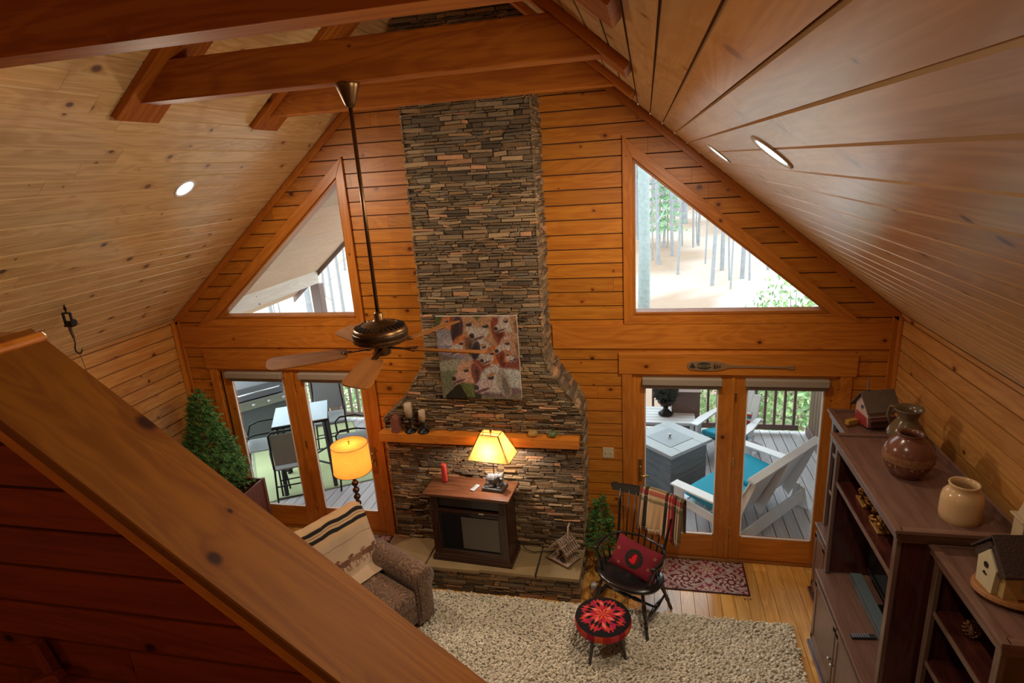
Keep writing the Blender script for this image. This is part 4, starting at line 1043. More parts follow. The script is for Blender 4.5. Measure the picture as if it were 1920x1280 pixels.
b = MB(12); b.prism([(-.06, 0), (.06, 0), (.07, .14), (0, .222), (-.07, .14)], -.185, -.156, (1, 1, 1), 'x'); b.build('cream_gable_front', plain('cream_gable', (.56, .47, .30, 1), .7, noise=.1), t, bevel=.002)
b = MB(13); b.lathe([(.016, 0), (.016, .003), (.001, .004)], (-.186, 0, .13), 18, Euler((0, -math.pi / 2, 0)).to_matrix()); b.build('entrance_hole', M['black'], t); b = MB(15); b.box((-.187, 0, .08), (.003, .03, .008)); b.box((-.187, .004, .086), (.003, .010, .010)); b.build('bird_motif', M['black'], t)
b = MB(14)
for s in (-1, 1): b.bar((-.17, 0, .236), (-.17, s * .10, .128), .055, .010, up=(1, 0, 0))
b.build('gable_roof', M['darkroof'], t)
t = thing('steeple_birdhouse', 'cream wooden steeple birdhouse behind the yellow birdhouse, cropped by photo edge', 'birdhouse', (3.555, -2.43, 1.905))
M['creamw'] = plain('cream_wood', (.50, .38, .22, 1), .65, noise=.1)
MB(1).box((0, 0, .14), (.10, .09, .28), tone=(1, 1, 1)).build('tower', M['creamw'], t, bevel=.002)
MB(2).box((0, 0, .285), (.13, .12, .012)).build('ledge', M['creamw'], t, bevel=.002)
MB(3).box((0, 0, .39), (.085, .075, .20), taper=(.25, .25), tone=(1, 1, 1)).build('spire', M['creamw'], t)
MB(4).ellipsoid((0, 0, .497), (.010, .010, .012)).build('finial', M['creamw'], t, smooth=True)
t = gable_birdhouse('white and red birdhouse with grey brown roof and finial on the far bookcase', (3.42, -.62, 1.907), .25, .22, .17, .27, None or plain('red_white_paint', (.55, .40, .36, 1), .7), plain('grey_brown_roof', (.12, .085, .06, 1), .85, noise=.3))
b = MB(3); b.prism([(-.086, 0), (.086, 0), (.07, .10), (-.07, .08)], -.113, -.110, (1, 1, 1), 'x'); b.build('red_paint_patch', plain('barn_red', (.35, .03, .025, 1), .7, noise=.3), t)
b = MB(4); b.lathe([(.006, .28), (.009, .30), (.005, .31), (.008, .35), (.004, .37), (.007, .385), (.001, .395)], (-.08, 0, 0), 10); b.build('finial', plain('grey_finial', (.16, .13, .1, 1)), t, smooth=True)
b = MB(5); b.box((.0, -.10, .035), (.20, .03, .06)); b.box((.0, -.11, .075), (.22, .06, .012)); b.build('porch', plain('porch_brown', (.09, .03, .02, 1)), t, bevel=.002)
t = thing('wooden_block', 'small mustard coloured wooden block beside the red birdhouse', 'ornament', (3.24, -.66, 1.907), .5)
MB(1).box((0, 0, .02), (.10, .04, .04)).build('block', plain('mustard', (.42, .22, .03, 1)), t, bevel=.003)
t = thing('pine_cone', 'open brown pine cone inside the nearest bookcase', 'pine cone', (3.33, -2.53, 1.484))
b = MB(1); 
for k in range(60):
    a = k * 2.4; z = .012 + .085 * k / 60; rr = .035 * math.sin(math.pi * (.15 + .8 * k / 60)) + .004
    b.ellipsoid((rr * math.cos(a), rr * math.sin(a), z), (.012, .006, .003), 6, 4, Euler((0, -.5, a)).to_matrix())
b.lathe([(.008, 0), (.016, .04), (.006, .09)], n=8); b.build('scales', plain('cone_brown', (.20, .085, .035, 1), .8, noise=.3), t, smooth=True)
t = thing('carved_scroll', 'tan carved wooden scroll ornament on the lower shelf of the nearest bookcase', 'ornament', (3.22, -2.82, 1.125))
b = MB(1); b.tube([(0, 0, 0), (-.01, .01, .08), (.01, .03, .15), (-.005, .06, .20), (.0, .04, .25), (0, .0, .24), (0, -.03, .18), (.0, -.02, .10), (0, -.05, .05)], [.02, .016, .018, .014, .012, .014, .016, .014, .02], 10); b.build('scroll', plain('tan_carving', (.42, .25, .12, 1), .7), t, smooth=True)
# ------------------------------------------------------------------ armchair with striped throw
def paisley():
    m, nt, b = newmat('brown_paisley')
    tc = N(nt, 'ShaderNodeTexCoord'); no = N(nt, 'ShaderNodeTexNoise'); no.inputs['Scale'].default_value = 7; no.inputs['Detail'].default_value = 1
    nt.links.new(tc.outputs['Object'], no.inputs['Vector'])
    ad = N(nt, 'ShaderNodeMix', data_type='RGBA', blend_type='LINEAR_LIGHT'); ad.inputs['Factor'].default_value = .12
    nt.links.new(tc.outputs['Object'], ad.inputs['A']); nt.links.new(no.outputs['Color'], ad.inputs['B'])
    vo = N(nt, 'ShaderNodeTexVoronoi', feature='F1'); vo.inputs['Scale'].default_value = 11; nt.links.new(ad.outputs['Result'], vo.inputs['Vector'])
    s = N(nt, 'ShaderNodeMath', operation='MULTIPLY'); s.inputs[1].default_value = 26; nt.links.new(vo.outputs['Distance'], s.inputs[0])
    si = N(nt, 'ShaderNodeMath', operation='SINE'); nt.links.new(s.outputs[0], si.inputs[0])
    r = N(nt, 'ShaderNodeValToRGB'); r.color_ramp.elements[0].position = .35; r.color_ramp.elements[0].color = (.080, .036, .018, 1); r.color_ramp.elements[1].position = .9; r.color_ramp.elements[1].color = (.22, .115, .055, 1)
    mr = N(nt, 'ShaderNodeMapRange'); mr.inputs['From Min'].default_value = -1; nt.links.new(si.outputs[0], mr.inputs['Value']); nt.links.new(mr.outputs[0], r.inputs[0])
    mx = N(nt, 'ShaderNodeMix', data_type='RGBA', blend_type='MULTIPLY'); mx.inputs['Factor'].default_value = .12; nt.links.new(r.outputs[0], mx.inputs['A']); nt.links.new(vo.outputs['Color'], mx.inputs['B'])
    nt.links.new(mx.outputs['Result'], b.inputs['Base Color']); b.inputs['Roughness'].default_value = .8; b.inputs['Sheen Weight'].default_value = .2
    return m
M['paisley'] = paisley()
AX, AY, AR = -.985, -1.525, math.radians(-27)
t = thing('armchair', 'brown paisley rolled arm armchair beside the hearth', 'armchair', (AX, AY, .033), AR)
MB(1).box((.02, 0, .20), (.78, .62, .24)).build('base', M['paisley'], t, smooth=True, bevel=.04, seg=4)
b = MB(2); b.box((.10, 0, .385), (.70, .56, .17)); b.build('seat_cushion', M['paisley'], t, smooth=True, bevel=.055, seg=5)
for s in (-1, 1):
    b = MB(3 + s); pts = [(-.10, .06), (.10, .06), (.105, .40)]
    c = (.02, .515); R_ = .125
    for a in np.linspace(-.75, math.pi + .35, 16): pts.append((c[0] + R_ * math.cos(a), c[1] + R_ * math.sin(a)))
    pts.append((-.095, .40))
    pts = [(s * (p[0] + .385), p[1]) for p in pts]
    if s < 0: pts = pts[::-1]
    b.prism(pts, -.40, .43, (1, 1, 1), 'x'); 
    # arms slope down slightly to the front
    b.v = [(x, y, z * (1.0 - .05 * (x + .4)) if z > .3 else z) for x, y, z in b.v]
    ar = b.build('arm', M['paisley'], t, smooth=True, bevel=.02, seg=3)
    b = MB(7); b.prism([(s * .385 + .75 * (p[0] - s * .385), .05 + .86 * p[1] + .03) for p in pts], .43, .445, (1, 1, 1), 'x'); b.build('arm_front_panel', M['paisley'], ar, smooth=True, bevel=.006, seg=2)
b = MB(4); b.box((0, 0, .32), (.19, .70, .72)); R = Euler((0, math.radians(-14), 0)).to_matrix()
b.v = [tuple(R @ Vector(v) + Vector((-.30, 0, .28))) for v in b.v]; b.build('backrest', M['paisley'], t, smooth=True, bevel=.07, seg=5)
for x in (-.33, .36):
    for y in (-.36, .36): MB(9).lathe([(.018, 0), (.026, .06)], (x, y, 0), 12).build('foot', M['walnut'], t, smooth=True)
def path(pts, V):
    pts = np.array(pts, float); d = np.r_[0, np.cumsum(np.hypot(*np.diff(pts, axis=0).T))]; d /= d[-1]
    # smooth sample
    out = np.stack([np.interp(V, d, pts[:, i]) for i in range(2)], 1)
    return out
def chaikin(p, n=3):
    p = [tuple(q) for q in p]
    for _ in range(n):
        o = [p[0]]
        for a, b in zip(p, p[1:]): o += [(a[0] * .75 + b[0] * .25, a[1] * .75 + b[1] * .25), (a[0] * .25 + b[0] * .75, a[1] * .25 + b[1] * .75)]
        p = o + [p[-1]]
    return p
bp_ = chaikin([(-.455, .52), (-.545, 1.00), (-.45, 1.045), (-.355, 1.015), (-.19, .53), (-.165, .485), (-.04, .482)])
def bpos(U, V):
    xz = path(bp_, V); y = (U - .5) * .80
    wob = .010 * np.sin(U * 17 + V * 5) * (V > .1) + .006 * np.sin(V * 30 + U * 4)
    edge = np.clip(np.abs(y) - .33, 0, 1)
    return np.stack([xz[:, 0] + wob * .6 - edge * .5, y, xz[:, 1] + np.abs(wob) * .6 - edge * .5 + .004], 1)
def bcol(U, V):
    c = np.tile(np.array((196, 160, 118.)), (len(U), 1)); v = V
    c += 10 * np.sin(U * 300)[:, None] * .5
    lo = v > .60; c[lo] = (186, 158, 128)
    for a, b_, k in ((.475, .502, (32, 26, 26)), (.515, .521, (90, 50, 30)), (.535, .562, (32, 26, 26))): c[(v > a) & (v < b_)] = k
    # running horses band
    rs = np.random.RandomState(7)
    for cx in (.16, .34, .52, .70, .86):
        cc = (118, 78, 56) if rs.rand() < .5 else (150, 108, 80)
        for (dx, dv, rx, rv) in ((0, 0, .075, .022), (.075, -.018, .03, .02), (.10, -.030, .026, .010), (-.05, .028, .010, .028), (.04, .03, .010, .03), (-.085, .0, .02, .022), (.0, .028, .008, .026)):
            m = (((U - cx - dx) / rx) ** 2 + ((v - .795 - dv) / rv) ** 2) < 1; c[m] = np.array(cc) * rs.uniform(.8, 1.1)
    m = (v > .835) & (v < .86) & (np.sin(U * 60) > 0); c[m] = (160, 126, 98)
    m = (v > .655) & (v < .660); c[m] = (120, 90, 66)
    return c
t = thing('throw_blanket', 'tan blanket with black stripes and running horses draped over armchair back', 'blanket', (AX, AY, .033), AR)
grid_obj('woven_cloth', 90, 260, bpos, bcol, M['vc'], t, thick=.008)

# ------------------------------------------------------------------ Windsor chair
CXW, CYW, RW = 1.43, -.915, math.radians(-26)
t = thing('windsor_armchair', 'black comb back Windsor armchair standing at the rug edge', 'chair', (CXW, CYW, .012), RW)
BK = M['black']
def shield(U, V):
    a = V * 2 * np.pi
    rx = .295 + .02 * np.cos(2 * a); ry = .235
    x = np.sign(np.cos(a)) * np.abs(np.cos(a)) ** .72 * rx; y = np.sign(np.sin(a)) * np.abs(np.sin(a)) ** .8 * ry
    return x, y
b = MB(1); n = 40
ringz = [(.86, .405), (.98, .415), (1.0, .432), (.97, .448), (.80, .446), (.45, .430), (.05, .428)]
base = len(b.v)
for k, z in ringz:
    for i in range(n):
        x, y = shield(0, np.array(i / n)); sad = 0 if k > .9 else .006 * abs(math.cos(2 * math.pi * i / n)); b.v.append((float(x) * k, float(y) * k, z + sad))
for r_ in range(len(ringz) - 1):
    for i in range(n):
        j = (i + 1) % n; b.f.append([r_ * n + i, r_ * n + j, (r_ + 1) * n + j, (r_ + 1) * n + i]); b.c.append((1, 1, 1)); b.uv += [(0, 0)] * 4
for ids in (list(range(n))[::-1], [(len(ringz) - 1) * n + i for i in range(n)]): b.f.append(ids); b.c.append((1, 1, 1)); b.uv += [(0, 0)] * n
b.build('seat', BK, t, smooth=True)
turn = [(.014, 0), (.017, .05), (.015, .22), (.021, .30), (.012, .34), (.022, .37), (.012, .40), (.016, .46), (.024, .62), (.020, .72), (.012, .78), (.020, .81), (.013, .85), (.016, 1)]
legs = {}
for (sx, sy) in ((-1, -1), (1, -1), (-1, 1), (1, 1)):
    a = (sx * .30, sy * .25, 0); e_ = (sx * .20, sy * .15, .42)
    MB(2).spindle(a, e_, turn, 14).build('leg', BK, t, smooth=True)
    legs[(sx, sy)] = [Vector(a).lerp(Vector(e_), .42)]
strp = [(.010, 0), (.013, .2), (.022, .42), (.015, .47), (.024, .5), (.015, .53), (.022, .58), (.013, .8), (.010, 1)]
for sx in (-1, 1): MB(3).spindle(legs[(sx, -1)][0], legs[(sx, 1)][0], strp, 12).build('stretcher', BK, t, smooth=True)
m1 = (legs[(-1, -1)][0] + legs[(-1, 1)][0]) / 2; m2 = (legs[(1, -1)][0] + legs[(1, 1)][0]) / 2
MB(3).spindle(m1, m2, strp, 12).build('stretcher', BK, t, smooth=True)
CR = (.36, 1.075)                                # crest y, z
pp = [(.014, 0), (.022, .1), (.016, .2), (.022, .3), (.014, .36), (.012, .7), (.018, .78), (.012, .82), (.014, 1)]
for sx in (-1, 1):
    MB(4).spindle((sx * .215, .155, .44), (sx * .275, CR[0] - .015, CR[1]), pp, 12).build('back_post', BK, t, smooth=True)
for k in range(6):
    x = -.15 + .06 * k; MB(5).spindle((x, .175, .44), (x * 1.25, CR[0] + .01 - abs(x) * .06, CR[1]), [(.008, 0), (.010, .2), (.006, .5), (.008, 1)], 8).build('spindle', BK, t, smooth=True)
b = MB(6); N_ = 25; prof = []
for i in range(N_):
    u = -1 + 2 * i / (N_ - 1); x = u * .355; y = CR[0] + .02 - .05 * u * u; zl = CR[1] - .045 + .012 * u * u; zh = CR[1] + .055 - .03 * abs(u) ** 3 + (.02 if abs(u) > .85 else 0)
    prof.append((x, y, zl, zh))
for x, y, zl, zh in prof: b.v += [(x, y - .012, zl), (x, y - .010, zh), (x, y + .010, zh), (x, y + .012, zl)]
for i in range(N_ - 1):
    for k in range(4): b.f.append([i * 4 + k, (i + 1) * 4 + k, (i + 1) * 4 + (k + 1) % 4, i * 4 + (k + 1) % 4]); b.c.append((1, 1, 1)); b.uv += [(0, 0)] * 4
for i in (0, N_ - 1): b.f.append([i * 4 + k for k in range(4)]); b.c.append((1, 1, 1)); b.uv += [(0, 0)] * 4
for s in (-1, 1): b.lathe([(.026, -.014), (.030, 0), (.026, .014)], (s * .345, CR[0] - .02, CR[1] + .01), 14, Euler((math.pi / 2, 0, 0)).to_matrix())
b.build('crest_rail', BK, t, bevel=.004, seg=2)
b = MB(7)                                        # arm rail
pts = [(-.29, -.13, .665), (-.31, -.02, .672), (-.285, .12, .675), (-.21, .215, .68), (0, .262, .685), (.21, .215, .68), (.285, .12, .675), (.31, -.02, .672), (.29, -.13, .665)]
pts = [tuple(p) for p in pts]; sm = []
for i in range(len(pts) - 1):
    for k in range(4): sm.append(Vector(pts[i]).lerp(Vector(pts[i + 1]), k / 4))
sm.append(Vector(pts[-1])); b.tube(sm, [.024 if i in (0, len(sm) - 1) else (.020 if i < 6 or i > len(sm) - 7 else .011) for i in range(len(sm))], 10); b.build('arm_rail', BK, t, smooth=True)
for sx in (-1, 1):
    MB(8).spindle((sx * .225, -.12, .44), (sx * .292, -.10, .66), [(.012, 0), (.020, .3), (.012, .45), (.020, .6), (.011, .8), (.012, 1)], 12).build('arm_support', BK, t, smooth=True)
    for k in (0, 1): MB(8).spindle((sx * (.235 - .005 * k), -.02 + .08 * k, .44), (sx * (.305 - .012 * k), .0 + .09 * k, .665), [(.009, 0), (.007, 1)], 8).build('arm_spindle', BK, t, smooth=True)
# plaid throw over the crest
ph = chaikin([(CR[0] + .055, .78), (CR[0] + .05, 1.08), (CR[0] + .03, 1.165), (CR[0] - .03, 1.165), (CR[0] - .045, 1.07), (CR[0] - .085, .80)])
def ppos(U, V):
    yz = path(ph, V); x = .0 - .055 + U * .42
    w = .012 * np.sin(U * 22) + .005 * np.sin(U * 47 + V * 6)
    fr = .03 * (U > .8) * (U - .8) * 5
    arch = -.10 * np.maximum(0, U - .45) ** 2
    f = np.clip((V - .45) * 2, 0, 1)
    return np.stack([x + .03 * (V - .5) * (U - .5), yz[:, 0] - w * f - .012 * f + w * (1 - f) * .3, yz[:, 1] + arch - .05 * f * np.maximum(0, U - .6)], 1)
def pcol(U, V):
    c = np.tile(np.array((196, 160, 120.)), (len(U), 1))
    def band(x, a, b, col, al=1.0):
        m = (x > a) & (x < b); c[m] = c[m] * (1 - al) + np.array(col) * al
    v = V
    for a, b_, col, al in ((.0, .06, (60, 44, 40), .8), (.11, .2, (28, 22, 26), .9), (.215, .235, (230, 220, 200), .7), (.60, .665, (26, 20, 24), .92), (.675, .685, (230, 220, 200), .7), (.69, .80, (150, 20, 26), .9), (.735, .75, (235, 200, 180), .6), (.80, .86, (26, 20, 24), .9), (.88, .90, (60, 60, 40), .7), (.93, 1.01, (70, 60, 48), .8)): band(U, a, b_, col, al)
    for a, b_, col, al in ((.40, .46, (28, 22, 24), .55), (.50, .535, (70, 70, 46), .55), (.55, .60, (150, 30, 32), .5), (.615, .63, (220, 200, 170), .4), (.65, .69, (70, 76, 50), .5), (.02, .35, (90, 60, 50), .4)): band(v, a, b_, col, al)
    c *= (1 + .06 * np.sin(U * 500) * np.sin(V * 500))[:, None]
    return c
t = thing('plaid_throw', 'red black and tan plaid fringed blanket hung over the chair crest', 'blanket', (CXW, CYW, .012), RW)
grid_obj('woven_cloth', 120, 160, ppos, pcol, M['vc'], t, thick=.006)
rr = random.Random(4); b = MB(1)
for k in range(60):
    u = (k + .5) / 60; p = ppos(np.array([u]), np.array([1.0]))[0]; c = s2l(pcol(np.array([u]), np.array([.9]))[0]); tone = tuple(float(x) for x in c)
    l = rr.uniform(.06, .085); b.tube([p, (p[0] + rr.uniform(-.006, .006), p[1] - .006, p[2] - l * .5), (p[0] + rr.uniform(-.01, .01), p[1] - .004, p[2] - l)], [.0032, .0028, .0015], 5, tone)
b.build('fringe', M['vc'], t, smooth=True)
# cushion
def pillow(w, h, th, nx=70):
    def f(U, V):
        x = (U - .5) * 2; y = (V - .5) * 2
        k = np.clip((1 - np.abs(x) ** 3.0), 0, 1) ** .5 * np.clip((1 - np.abs(y) ** 3.0), 0, 1) ** .5
        px = x * w / 2 * (1 - .05 * (1 - y ** 2) * 0 - .06 * (1 - np.abs(y)) * np.abs(x) ** 6); py = y * h / 2 * (1 - .06 * (1 - np.abs(x)) * np.abs(y) ** 6)
        return px, py, k * th / 2
    return f
def pil_thing(name, label, cat, loc, rot, w, h, th, colf, colb):
    t = thing(name, label, cat, loc); t.rotation_euler = rot
    f = pillow(w, h, th)
    def front(U, V): a, b_, c = f(U, V); return np.stack([a, -c, b_], 1)
    def back(U, V): a, b_, c = f(U, V); return np.stack([a, c, b_], 1)
    grid_obj('front_panel', 110, 90, front, colf, M['vc'], t)
    grid_obj('back_panel', 50, 40, back, lambda U, V: np.tile(np.array(colb, float), (len(U), 1)), M['vc'], t)
    return t
def cush(U, V):
    c = np.tile(np.array((118, 26, 40.)), (len(U), 1)); x = (U - .5) * 1.6; y = (V - .5)
    c *= (1 + .10 * np.sin(x * 160) * np.sin(y * 170))[:, None]
    r = np.hypot(x, y); a = np.arctan2(y, x)
    m = (r < .30 + .012 * np.sin(a * 14)) & (r > .20); c[m] = np.array((30, 36, 26))
    m = r <= .20; c[m] = np.array((70, 20, 26))
    m = ((x / .075) ** 2 + ((y + .02) / .14) ** 2 < 1) | (((x - .02) / .055) ** 2 + ((y - .10) / .06) ** 2 < 1) | (((x + .05) / .10) ** 2 + ((y + .08) / .05) ** 2 < 1); c[m] = (205, 24, 34)
    for cx, cy in ((-.60, .10), (.52, -.10), (-.45, -.30), (.60, .28)): m = (np.hypot(x - cx, y - cy) < .05) & (np.sin(np.arctan2(y - cy, x - cx) * 5) > -.4); c[m] = (150, 110, 70)
    return c
pc = Matrix.Rotation(RW, 3, 'Z') @ Vector((.045, .035, 0))
pil_thing('lumbar_cushion', 'burgundy cushion with a red cardinal in green wreath on the Windsor seat', 'cushion', (CXW + pc.x, CYW + pc.y, .60), (math.radians(-33), math.radians(9), RW), .46, .29, .13, cush, (96, 22, 34))
# ------------------------------------------------------------------ footstool
SX, SY = 1.212, -1.405
t = thing('footstool', 'round black footstool with red quilted star top and red band on the rug', 'stool', (SX, SY, .012), .2)
RS = .238
def spos(U, V):
    r = U; a = V * 2 * np.pi
    z = .352 + .028 * (1 - r ** 3)
    return np.stack([RS * r * np.cos(a), RS * r * np.sin(a), z], 1)
def scol(U, V):
    r = U; a = (V * 2 * np.pi + .18) % (2 * np.pi)
    c = np.tile(np.array((22, 16, 20.)), (len(U), 1)); k = np.floor(a / (np.pi / 4)); la = a - k * np.pi / 4
    y_ = r * np.sin(la) / math.sin(math.pi / 4); x_ = r * np.cos(la) - y_ * math.cos(math.pi / 4)   # rhombic coords
    s = .19; i = np.floor(x_ / s); j = np.floor(y_ / s)
    cols = [(196, 40, 60), (226, 96, 62), (170, 24, 44), (232, 110, 100), (206, 60, 50), (150, 30, 70)]
    par = (k % 2)
    def put(m, n_): c[m] = np.array(cols[n_])
    put((i == 0) & (j == 0) & (x_ > y_), 2); put((i == 0) & (j == 0) & (x_ <= y_), 1)
    put((i == 1) & (j == 0) & (par == 0), 0); put((i == 0) & (j == 1) & (par == 0), 4); put((i == 1) & (j == 0) & (par == 1), 3); put((i == 0) & (j == 1) & (par == 1), 2)
    put((i == 2) & (j == 1), 4); put((i == 1) & (j == 2), 0); put((i == 2) & (j == 0) & (par == 0), 3); put((i == 0) & (j == 2) & (par == 0), 5); put((i == 2) & (j == 2) & (x_ + y_ < .8), 1)
    put((i == 3) & (j == 0) & (x_ < .66 + 0 * x_) , 2); put((i == 0) & (j == 3) & (y_ < .66), 0)
    return c
grid_obj('quilted_top', 60, 220, spos, scol, M['vc'], t)
def sband(U, V):
    a = V * 2 * np.pi; z = .285 + .067 * U; r = RS + .006 * np.sin(np.pi * U)
    return np.stack([r * np.cos(a), r * np.sin(a), z], 1)
def sbcol(U, V):
    c = np.tile(np.array((168, 34, 36.)), (len(U), 1)); k = np.floor(V * 22).astype(int); alt = np.array([(176, 36, 34), (206, 84, 48), (150, 22, 40), (190, 60, 60)], float); return alt[(k * 7) % 4]
grid_obj('quilted_band', 8, 220, sband, sbcol, M['vc'], t)
MB(1).lathe([(.001, .27), (.225, .27), (.236, .286), (.236, .345), (.001, .35)], n=40).build('frame', BK, t, smooth=False)
for k in range(4):
    a = math.radians(45 + 90 * k) + .1; MB(2).spindle((.225 * math.cos(a), .225 * math.sin(a), 0), (.165 * math.cos(a), .165 * math.sin(a), .275), [(.010, 0), (.012, .1), (.017, .6), (.014, .75), (.019, 1)], 12).build('leg', BK, t, smooth=True)
# ------------------------------------------------------------------ rug, mats
t = thing('shag_rug', 'large beige grey shag area rug in front of the hearth', 'rug', (.77, -2.38, .0005))
RWX, RWY = 4.12, 2.96
M['rugbase'] = plain('rug_backing', (.30, .26, .20, 1), .95)
M['pile'] = plain('rug_pile', (.80, .72, .60, 1), .95, 0, .12, 4, tone=True, spec=.1)
MB(1).box((0, 0, .007), (RWX, RWY, .014)).build('backing', M['rugbase'], t)
rs = np.random.RandomState(5)
ny_, nx_ = 96, 205
gx, gy = np.meshgrid(np.linspace(-RWX / 2, RWX / 2, nx_), np.linspace(-.95, RWY / 2, ny_)); P0 = np.stack([gx.ravel(), gy.ravel()], 1); P0 += rs.uniform(-.012, .012, P0.shape)
P0 = np.concatenate([P0, P0 + rs.uniform(-.015, .015, P0.shape)])
nT = len(P0); rad = rs.uniform(.010, .017, nT); hh = rs.uniform(.024, .044, nT); aa = rs.uniform(-1, 1, nT) * .9 + math.radians(-60) + .6 * np.sin(P0[:, 0] * 5) * np.cos(P0[:, 1] * 6)
ln_ = rs.uniform(.012, .040, nT); k4 = 4; V_ = []
ang0 = rs.uniform(0, 1.5, nT)
low = np.stack([np.stack([P0[:, 0] + rad * np.cos(ang0 + k * np.pi / 2), P0[:, 1] + rad * np.sin(ang0 + k * np.pi / 2), np.full(nT, .010)], 1) for k in range(4)], 1)
mid = np.stack([np.stack([P0[:, 0] + .5 * ln_ * np.cos(aa) + .75 * rad * np.cos(ang0 + k * np.pi / 2), P0[:, 1] + .5 * ln_ * np.sin(aa) + .75 * rad * np.sin(ang0 + k * np.pi / 2), .010 + hh * .7], 1) for k in range(4)], 1)
tip = np.stack([P0[:, 0] + ln_ * np.cos(aa), P0[:, 1] + ln_ * np.sin(aa), .010 + hh], 1)[:, None]
VV = np.concatenate([low, mid, tip], 1).reshape(-1, 3)
fq = []; 
for k in range(4): fq.append([k, (k + 1) % 4, 4 + (k + 1) % 4, 4 + k])
ft = [[4 + k, 4 + (k + 1) % 4, 8] for k in range(4)]
basei = (np.arange(nT) * 9)[:, None, None]
Q = (basei + np.array(fq)[None]).reshape(-1, 4); T3 = (basei + np.array(ft)[None]).reshape(-1, 3)
me = bpy.data.meshes.new('pile'); me.vertices.add(len(VV)); me.vertices.foreach_set('co', VV.astype(np.float32).ravel())
me.loops.add(Q.size + T3.size); me.loops.foreach_set('vertex_index', np.concatenate([Q.ravel(), T3.ravel()]).astype(np.int32))
me.polygons.add(len(Q) + len(T3)); me.polygons.foreach_set('loop_start', np.concatenate([np.arange(0, Q.size, 4), Q.size + np.arange(0, T3.size, 3)]).astype(np.int32)); me.polygons.foreach_set('use_smooth', [True] * (len(Q) + len(T3))); me.update(calc_edges=True)
ca = me.color_attributes.new('tone', 'FLOAT_COLOR', 'POINT'); kk = rs.uniform(.78, 1.12, nT); cc = np.repeat(np.stack([kk, kk, kk * .98, np.ones(nT)], 1), 9, axis=0)
ca.data.foreach_set('color', cc.astype(np.float32).ravel()); me.materials.append(M['pile'])
o = bpy.data.objects.new('pile', me); COL.objects.link(o); o.parent = t; tag(o, kind='stuff')
def mcol(w, h):
    def f(U, V):
        x = U * w; y = V * h; s = .44
        c = np.tile(np.array((92, 28, 34.)), (len(U), 1)); cream = np.array((176, 150, 140.)); 
        a = ((x + y * 1.25) / s) % 1; b = ((x - y * 1.25) / s) % 1
        u = np.minimum(a, 1 - a); v = np.minimum(b, 1 - b)
        cx = (np.floor((x + y * 1.25) / s) + .5); cy = (np.floor((x - y * 1.25) / s) + .5)
        px = (cx + cy) / 2 * s; py = (cx - cy) / 2 * s / 1.25; dx = x - px; dy = (y - py); r = np.hypot(dx, dy); th = np.arctan2(dy, dx)
        alt = ((np.floor((x + y * 1.25) / s) + np.floor((x - y * 1.25) / s)) % 2) == 0
        m = alt; c[m] = (122, 40, 52)
        fl = (np.abs(np.sin(th * 4)) * .105 + .02 * np.sin(r * 190)) > r; c[fl & alt] = cream
        fl = ((np.abs(np.cos(th * 4)) * .13 > r) & (np.sin(r * 130) > -.2)) | ((np.sin(r * 95 + 2.2 * np.sin(th * 8)) > .45) & (r > .05)); c[fl & ~alt] = cream * .98
        fl = (np.sin(r * 88 + 2.5 * np.cos(th * 8)) > .5) & (r > .06); c[fl & alt] = cream * .95
        m = (u < .055) | (v < .055); c[m] = cream * .92
        m = (np.minimum(u, v) < .012); c[m] = (130, 96, 92)
        m = (np.maximum(u, v) < .10); c[m] = (168, 152, 146)
        e = (np.minimum(np.minimum(x, w - x), np.minimum(y, h - y)) < .014); c[e] = (52, 20, 20)
        return c
    return f
def mat_thing(label, x0, x1, y0, y1):
    w, h = x1 - x0, y1 - y0
    t = thing('door_mat', label, 'mat', (x0, y0, .0005), 0)
    MB(1).box((w / 2, h / 2, .003), (w, h, .006)).build('backing', plain('mat_back', (.05, .02, .02, 1), .9), t)
    grid_obj('patterned_face', 300, 180, lambda U, V: np.stack([U * w, V * h, np.full_like(U, .0065)], 1), mcol(w, h), M['vc'], t)
mat_thing('burgundy and cream lattice patterned mat at the right door', 1.53, 2.565, -.535, -.035)
mat_thing('burgundy patterned mat at the left door, mostly hidden behind the armchair', -2.55, -1.36, -.50, -.035)
# ------------------------------------------------------------------ artificial trees
M['needle'] = plain('spruce_needles', (.085, .20, .06, 1), .6, 0, .35, 9, tone=True, spec=.3)
def spruce(t, z0, z1, r0, n, seed, sl=.055):
    r = random.Random(seed); b = MB(seed)
    for k in range(n):
        u = (k + .5) / n; u = 1 - (1 - u) ** 0.62 if True else u
        z = z0 + (z1 - z0) * u; R_ = r0 * (1 - u) ** .85 + .012
        a = r.uniform(0, 6.2832); rr = R_ * r.uniform(.45, 1.0)
        p = Vector((rr * math.cos(a), rr * math.sin(a), z + r.uniform(-.02, .02)))
        d = Vector((math.cos(a + r.uniform(-.6, .6)), math.sin(a + r.uniform(-.6, .6)), r.uniform(-.35, .65))).normalized()
        s1 = d.orthogonal().normalized(); s2 = d.cross(s1); L_ = sl * r.uniform(.7, 1.3); kx = r.uniform(.5, 1.5); tone = (kx * r.uniform(.8, 1.25), kx, kx * .8)
        for q in range(5):
            w = (s1 * math.cos(q * 1.2566) + s2 * math.sin(q * 1.2566))
            st = p + d * L_ * .18 * q; e_ = st + (d * .62 + w * .6) * L_ * .8; sd = d.cross(w) * L_ * .10
            b.poly([st - sd, st + sd, e_], None, tone)
        b.poly([p - s1 * L_ * .07, p + s1 * L_ * .07, p + d * L_ * 1.25], None, tone)
    b.build('needles', M['needle'], t)
    MB(2).tube([(0, 0, z0 - .12), (0, 0, (z0 + z1) / 2), (0, 0, z1 - .02)], [.014, .010, .004]).build('trunk', M['bark'], t)
t = thing('spruce_tree', 'slim artificial spruce tree rising from a wooden box at left corner', 'tree', (-3.23, -.50, 0))
